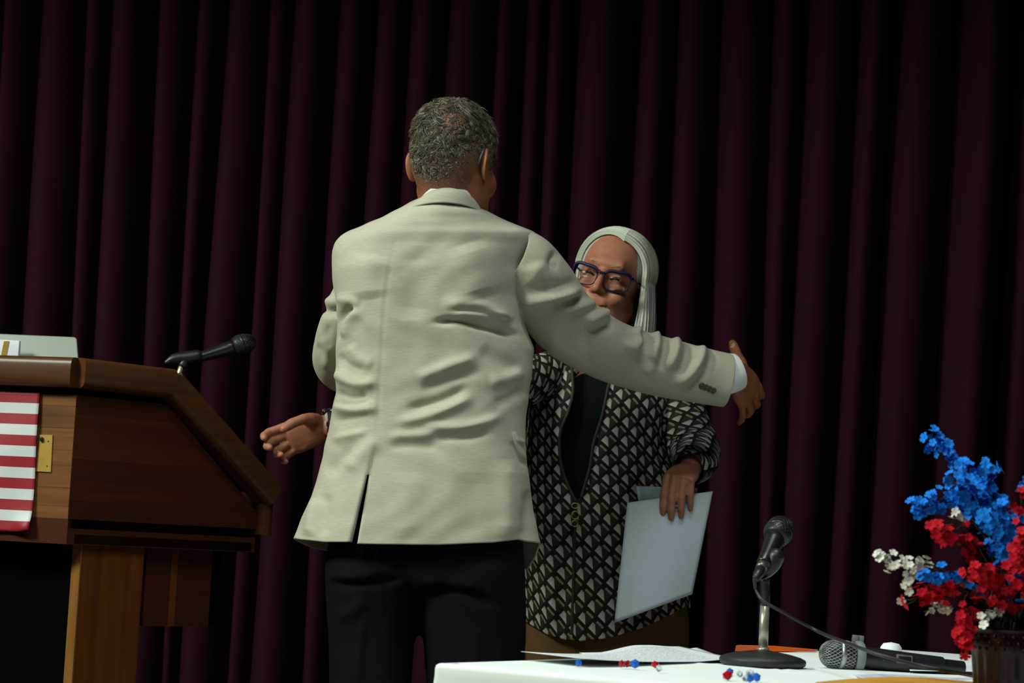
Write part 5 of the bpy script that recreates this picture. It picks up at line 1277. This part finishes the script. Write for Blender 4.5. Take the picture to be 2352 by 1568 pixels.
for k, (dx, s_) in enumerate(((.018, .0022), (.030, .0015), (.034, .0020), (.025, .0012), (.041, .0014))):
    cc = base_h+ax*(Lh-.128+.006+dx)+nrm(fr_+upv*(.25*math.sin(k*2.3)))*.0186; v, f = box((0, 0, 0), s_*2.4, s_*1.2, .0012, .0003); obj('paint_chip', v@M3.T+cc, f, mat('bare_metal', (0.34, 0.36, 0.34), 0.4, var=0.3), hm_)
# small white things near it
wb = tt(2046, 1508, 0.0)
tag(obj('bottle_cap', *lathe([(.0001, 0.0006), (.022, .0006), (.0225, .010), (.0215, at(2046, 1483, wb[1])[2]-TZ-.004), (.016, at(2046, 1479, wb[1])[2]-TZ), (.0001, at(2046, 1476, wb[1])[2]-TZ)], 28, (wb[0], wb[1], TZ+.0015)), M_white, angle=50), 'white rounded lid peeking up behind the wireless microphone', 'lid')
page([(2085, 1532), (2262, 1536), (2275, 1548), (2090, 1545)], lambda u, w: .004*np.ones_like(u)+.006*(1-w), 'paper_slip', 'thin white slip under the tail of the wireless microphone', M_paper, z0=.001)
page([(1960, 1551), (2255, 1556), (2285, 1571), (1990, 1563)], lambda u, w: .001+.002*np.sin(u*6), 'leaflet', 'white leaflet with pale violet print between microphone and yellow envelope', mat('violet_print', (0.60, 0.60, 0.78), 0.5, var=0.25, scale=(60, 60, 60)), z0=.0012)
page([(1872, 1571), (2235, 1570), (2320, 1597), (1900, 1592)], lambda u, w: .003+.008*np.sin(np.pi*u)*(1-w)**2, 'envelope', 'yellow manila envelope at the bottom edge in front of the wireless microphone', mat('manila', (0.55, 0.27, 0.03), 0.6, var=0.05), cat='envelope', z0=.002)

# --- acrylic gems
def gem_mesh():
    bm = bmesh.new(); bmesh.ops.create_icosphere(bm, subdivisions=1, radius=1.0)
    for v_ in bm.verts: v_.co = Vector((v_.co.x*1.0, v_.co.y*.8, v_.co.z*.9))*random.uniform(.9, 1.1)
    me = bpy.data.meshes.new('gem'); bm.to_mesh(me); bm.free(); return me
def gem_mat(name, col, tr_):
    m, nt, b = newmat(name); b.inputs['Base Color'].default_value = (*col, 1); b.inputs['Roughness'].default_value = 0.12; b.inputs['Transmission Weight'].default_value = tr_; b.inputs['IOR'].default_value = 1.48
    n = nt.nodes.new('ShaderNodeTexNoise'); n.inputs['Scale'].default_value = 3; bpn = nt.nodes.new('ShaderNodeBump'); bpn.inputs['Strength'].default_value = .15; lk(nt, n.outputs[0], bpn.inputs['Height']); lk(nt, bpn.outputs[0], b.inputs['Normal']); return m
GB, GR_, GC = gem_mat('blue_acrylic', (0.01, 0.16, 0.75), .45), gem_mat('red_acrylic', (0.55, 0.005, 0.02), .45), gem_mat('clear_acrylic', (0.85, 0.9, 0.9), .9)
gme = {}
for key, mm in (('blue', GB), ('red', GR_), ('clear', GC)):
    me = gem_mesh(); me.materials.append(mm); gme[key] = me
gems = [(1328, 1527, 'blue', 7, 'blue gem lying alone at the front edge of the large page'), (1427, 1529, 'red', 7, 'left red gem of the red, red and blue trio'), (1441, 1529, 'red', 7, 'middle red gem of the red, red and blue trio'), (1458, 1530, 'blue', 9, 'blue gem at the right of the red, red and blue trio'),
        (1504, 1531, 'red', 7, 'red gem touching a clear gem, in front of the page'), (1513, 1540, 'clear', 7, 'clear gem touching the red one in front of the page'), (1676, 1547, 'blue', 7, 'small blue gem behind a red one below the stand base'), (1671, 1557, 'red', 9, 'red gem in front of the small blue one below the stand base'),
        (1699, 1553, 'clear', 7, 'clear gem between the red gem and the blue pair'), (1722, 1552, 'clear', 8, 'clear gem just behind the blue pair at the bottom edge'), (1713, 1563, 'clear', 7, 'clear gem left of the blue pair at the bottom edge'), (1722, 1563, 'blue', 8, 'left gem of the blue pair at the bottom edge'), (1737, 1561, 'blue', 9, 'right gem of the blue pair at the bottom edge')]
for x, y, key, r, lab in gems:
    p0 = tt(x, y+r*.8, 0.0); rad = 1.45*r*p0[1]/FPX
    o = bpy.data.objects.new('acrylic_gem', gme[key]); COL.objects.link(o); o.scale = (rad, rad, rad); o.location = (p0[0], p0[1], TZ+.0015+rad*.85); o.rotation_euler = (random.uniform(-.3, .3), random.uniform(-.3, .3), random.uniform(0, 6))
    tag(o, lab, 'gem', 'acrylic gems scattered on the tablecloth')

# ================================================================== vase and flowers
YV = 3.24
vc = atz(2334, 1596, TZ); YV = vc[1]
M_vase = mat('dark_red_glass', (0.010, 0.0016, 0.0014), 0.28, var=0.1, spec=0.2)
zv0 = TZ+.0022; sv = FPX/YV; rv = 106/sv; hv = (at(2334, 1446, YV)[2]-zv0)
th = np.linspace(0, 2*np.pi, 160, endpoint=False); rings = []
for f, rr in ((0, .0), (0, .80), (.02, .86), (.10, .90), (.3, .92), (.55, .95), (.66, .98), (.74, 1.0), (.86, .99), (.95, .97), (1.0, .99), (1.0, .93), (.9, .90), (.5, .86), (.06, .80), (.06, .0)):
    rib = .022*np.cos(th*20) if .05 < f < .62 and rr > .87 else 0*th
    rings.append(np.stack([vc[0]+rv*max(rr, .001)*(1+rib)*np.cos(th), vc[1]+rv*max(rr, .001)*(1+rib)*np.sin(th), np.full(160, zv0+hv*f)], 1))
vase = obj('vase', *loft(np.array(rings), cap=False), M_vase, angle=60); tag(vase, 'dark red ribbed glass vase with a beaded rim holding the flowers', 'vase')
bd = bpy.data.meshes.new('bead'); bm = bmesh.new(); bmesh.ops.create_icosphere(bm, subdivisions=2, radius=.0028); bm.to_mesh(bd); bm.free(); bd.polygons.foreach_set('use_smooth', [True]*len(bd.polygons)); bd.materials.append(M_vase)
for row, f in enumerate((.70, .80, .90)):
    for k in range(30):
        a = 2*math.pi*(k+.5*(row % 2))/30; o = bpy.data.objects.new('glass_bead', bd); COL.objects.link(o); o.parent = vase
        o.location = (vc[0]+rv*1.0*math.cos(a), vc[1]+rv*1.0*math.sin(a), zv0+hv*f)
def floret_mesh(name, mm, r=1.0):
    bm = bmesh.new(); np_ = 5
    for k in range(np_):
        a = 2*math.pi*k/np_; ca, sa = math.cos(a), math.sin(a)
        rows_ = [(.10, .10, .0), (.45, .34, .10), (.80, .40, .20), (1.0, .22, .16)]
        prev = None
        for rr_, w_, h_ in rows_:
            l = bm.verts.new((ca*rr_-sa*w_, sa*rr_+ca*w_, h_+.05)); c = bm.verts.new((ca*rr_, sa*rr_, h_)); q = bm.verts.new((ca*rr_+sa*w_, sa*rr_-ca*w_, h_+.05))
            if prev: bm.faces.new((prev[0], prev[1], c, l)); bm.faces.new((prev[1], prev[2], q, c))
            prev = (l, c, q)
    top = bmesh.ops.create_icosphere(bm, subdivisions=1, radius=.16)
    for v_ in top['verts']: v_.co.z += .06
    me = bpy.data.meshes.new(name); bm.to_mesh(me); bm.free(); me.polygons.foreach_set('use_smooth', [True]*len(me.polygons)); me.materials.append(mm); return me
FM = {'blue': floret_mesh('blue_floret', mat('blue_petal', (0.006, 0.185, 0.72), 0.7, var=0.25, scale=(2, 2, 2), spec=.15)),
      'red': floret_mesh('red_floret', mat('red_petal', (0.42, 0.002, 0.012), 0.7, var=0.3, scale=(2, 2, 2), spec=.15)),
      'white': floret_mesh('white_floret', mat('white_petal', (0.66, 0.66, 0.58), 0.6, var=0.1, scale=(2, 2, 2)))}
M_stem = mat('dark_stem', (0.010, 0.012, 0.008), 0.7)
fr2 = np.random.default_rng(11)
def spray(colr, pts, n, spread, label, dY=0.0, size=13, t0=0.0, t1=0.8):
    n = int(n*(1.5 if colr == 'white' else 2.8)); size *= 0.92; spread *= 1.12
    mouth = np.array([vc[0]+fr2.uniform(-.02, .02), vc[1]+fr2.uniform(-.02, .02), zv0+hv*.25])
    path = [at(x, y, YV+dY*(1-i/(len(pts)))) for i, (x, y) in enumerate(pts)]
    mid = np.array([vc[0]+np.clip(path[-1][0]-vc[0], -.045, .045), vc[1]+.2*dY, zv0+hv*1.0])
    full = catmull(np.array(path+[mid, mouth]), 60); np_ = int(60*len(pts)/(len(pts)+2))
    t = thing('flower_spray', label, 'flower', tuple(mouth), 'artificial flower sprays in the vase')
    st_ = [tube(full, np.linspace(.0007, .0018, 60), N=6, ref=(0.2, 0.9, 0.3))]
    stem = obj('stem', *st_[0], M_stem, t); tw_ = []
    for k in range(n):
        i = int(np_*(t0+(t1-t0)*fr2.random())); c = full[i]; dirv = nrm(fr2.normal(size=3)+np.array([0, -.55, .15]))
        p = c+dirv*abs(fr2.normal(0.55, .35))*spread/sv
        tw_.append(tube(np.array([full[min(59, i+4)], (c+p)/2+np.array([0, 0, -.002]), p]), .0005, N=4, ref=(0.3, 0.9, 0.3), cap=False))
        o = bpy.data.objects.new('floret', FM[colr]); COL.objects.link(o); o.parent = t; o.location = p-mouth
        nd = nrm(dirv+np.array([0, -.5, .2])+fr2.normal(size=3)*.35); o.rotation_euler = Vector(nd).to_track_quat('Z', 'Y').to_euler()
        s = size*fr2.uniform(.75, 1.15)/sv; o.scale = (s, s, s)
    obj('twigs', *join(tw_), M_stem, t)
B_ = 'blue'; R__ = 'red'; W__ = 'white'
spray(B_, [(2134, 1008), (2190, 1055), (2250, 1130), (2300, 1280)], 26, 34, 'tallest blue flower spray, its tip the highest of the bouquet', .02)
spray(B_, [(2262, 1070), (2276, 1120), (2300, 1200), (2320, 1330)], 24, 40, 'blue flower spray just right of the tallest one', -.02)
spray(B_, [(2104, 1172), (2140, 1165), (2200, 1150), (2280, 1280)], 24, 34, 'blue flower spray leaning furthest left', .0)
spray(B_, [(2200, 1110), (2225, 1130), (2260, 1200), (2310, 1330)], 24, 42, 'dense blue flower spray in the middle of the bouquet', -.04)
spray(B_, [(2350, 1100), (2345, 1160), (2335, 1240), (2330, 1360)], 14, 32, 'blue flower spray at the right edge of the picture', .03)
spray(B_, [(2280, 1180), (2300, 1225), (2310, 1290), (2325, 1380)], 24, 42, 'low blue flower spray among the red ones', -.06)
spray(B_, [(2112, 1322), (2160, 1325), (2210, 1330), (2300, 1400)], 12, 16, 'short low blue flower spray pointing left over the red ones', -.06, 12)
spray(W__, [(2026, 1262), (2034, 1292), (2075, 1300), (2150, 1300), (2280, 1390)], 22, 22, 'white flower spray with a hooked tip, furthest left of all', .0, 11, t1=.6)
spray(W__, [(2082, 1358), (2095, 1320), (2140, 1300), (2280, 1390)], 20, 26, 'white flower spray drooping left below the hooked one', .01, 11, t1=.6)
spray(W__, [(2122, 1404), (2170, 1398), (2230, 1405), (2310, 1430)], 9, 10, 'sparse white flower spray low on the left above the microphone', -.03, 11, t1=.5)
spray(W__, [(2262, 1440), (2262, 1418), (2300, 1405), (2330, 1425)], 8, 14, 'small white flower spray just over the vase rim', -.08, 12, t1=.6)
spray(W__, [(2190, 1180), (2205, 1200), (2250, 1260), (2310, 1380)], 6, 12, 'tiny white flower spray between the blue and red flowers', -.06, 10, t1=.3)
spray(R__, [(2150, 1216), (2185, 1235), (2230, 1270), (2300, 1380)], 26, 32, 'red flower spray below the leftmost blue one', -.03)
spray(R__, [(2108, 1372), (2150, 1352), (2205, 1350), (2300, 1410)], 22, 26, 'red flower spray reaching left under the white ones', -.05)
spray(R__, [(2222, 1486), (2212, 1452), (2222, 1415), (2275, 1400), (2325, 1425)], 20, 20, 'red flower spray hanging down beside the vase', -.07, t1=.6)
spray(R__, [(2345, 1120), (2350, 1180), (2345, 1260), (2335, 1380)], 14, 26, 'tall red flower spray at the right edge of the picture', -.02)
spray(R__, [(2235, 1310), (2265, 1330), (2300, 1360), (2325, 1410)], 26, 38, 'dense dark red flower spray in the lower middle', -.07)
spray(R__, [(2345, 1240), (2345, 1290), (2340, 1340), (2335, 1410)], 26, 40, 'dense red flower spray over the right of the vase', -.08)
spray(R__, [(2450, 1200), (2420, 1260), (2390, 1320), (2345, 1410)], 16, 36, 'red flower spray leaning right out of the picture', -.02)
spray(B_, [(2480, 1110), (2440, 1180), (2400, 1260), (2345, 1390)], 14, 36, 'blue flower spray leaning right out of the picture', .02)
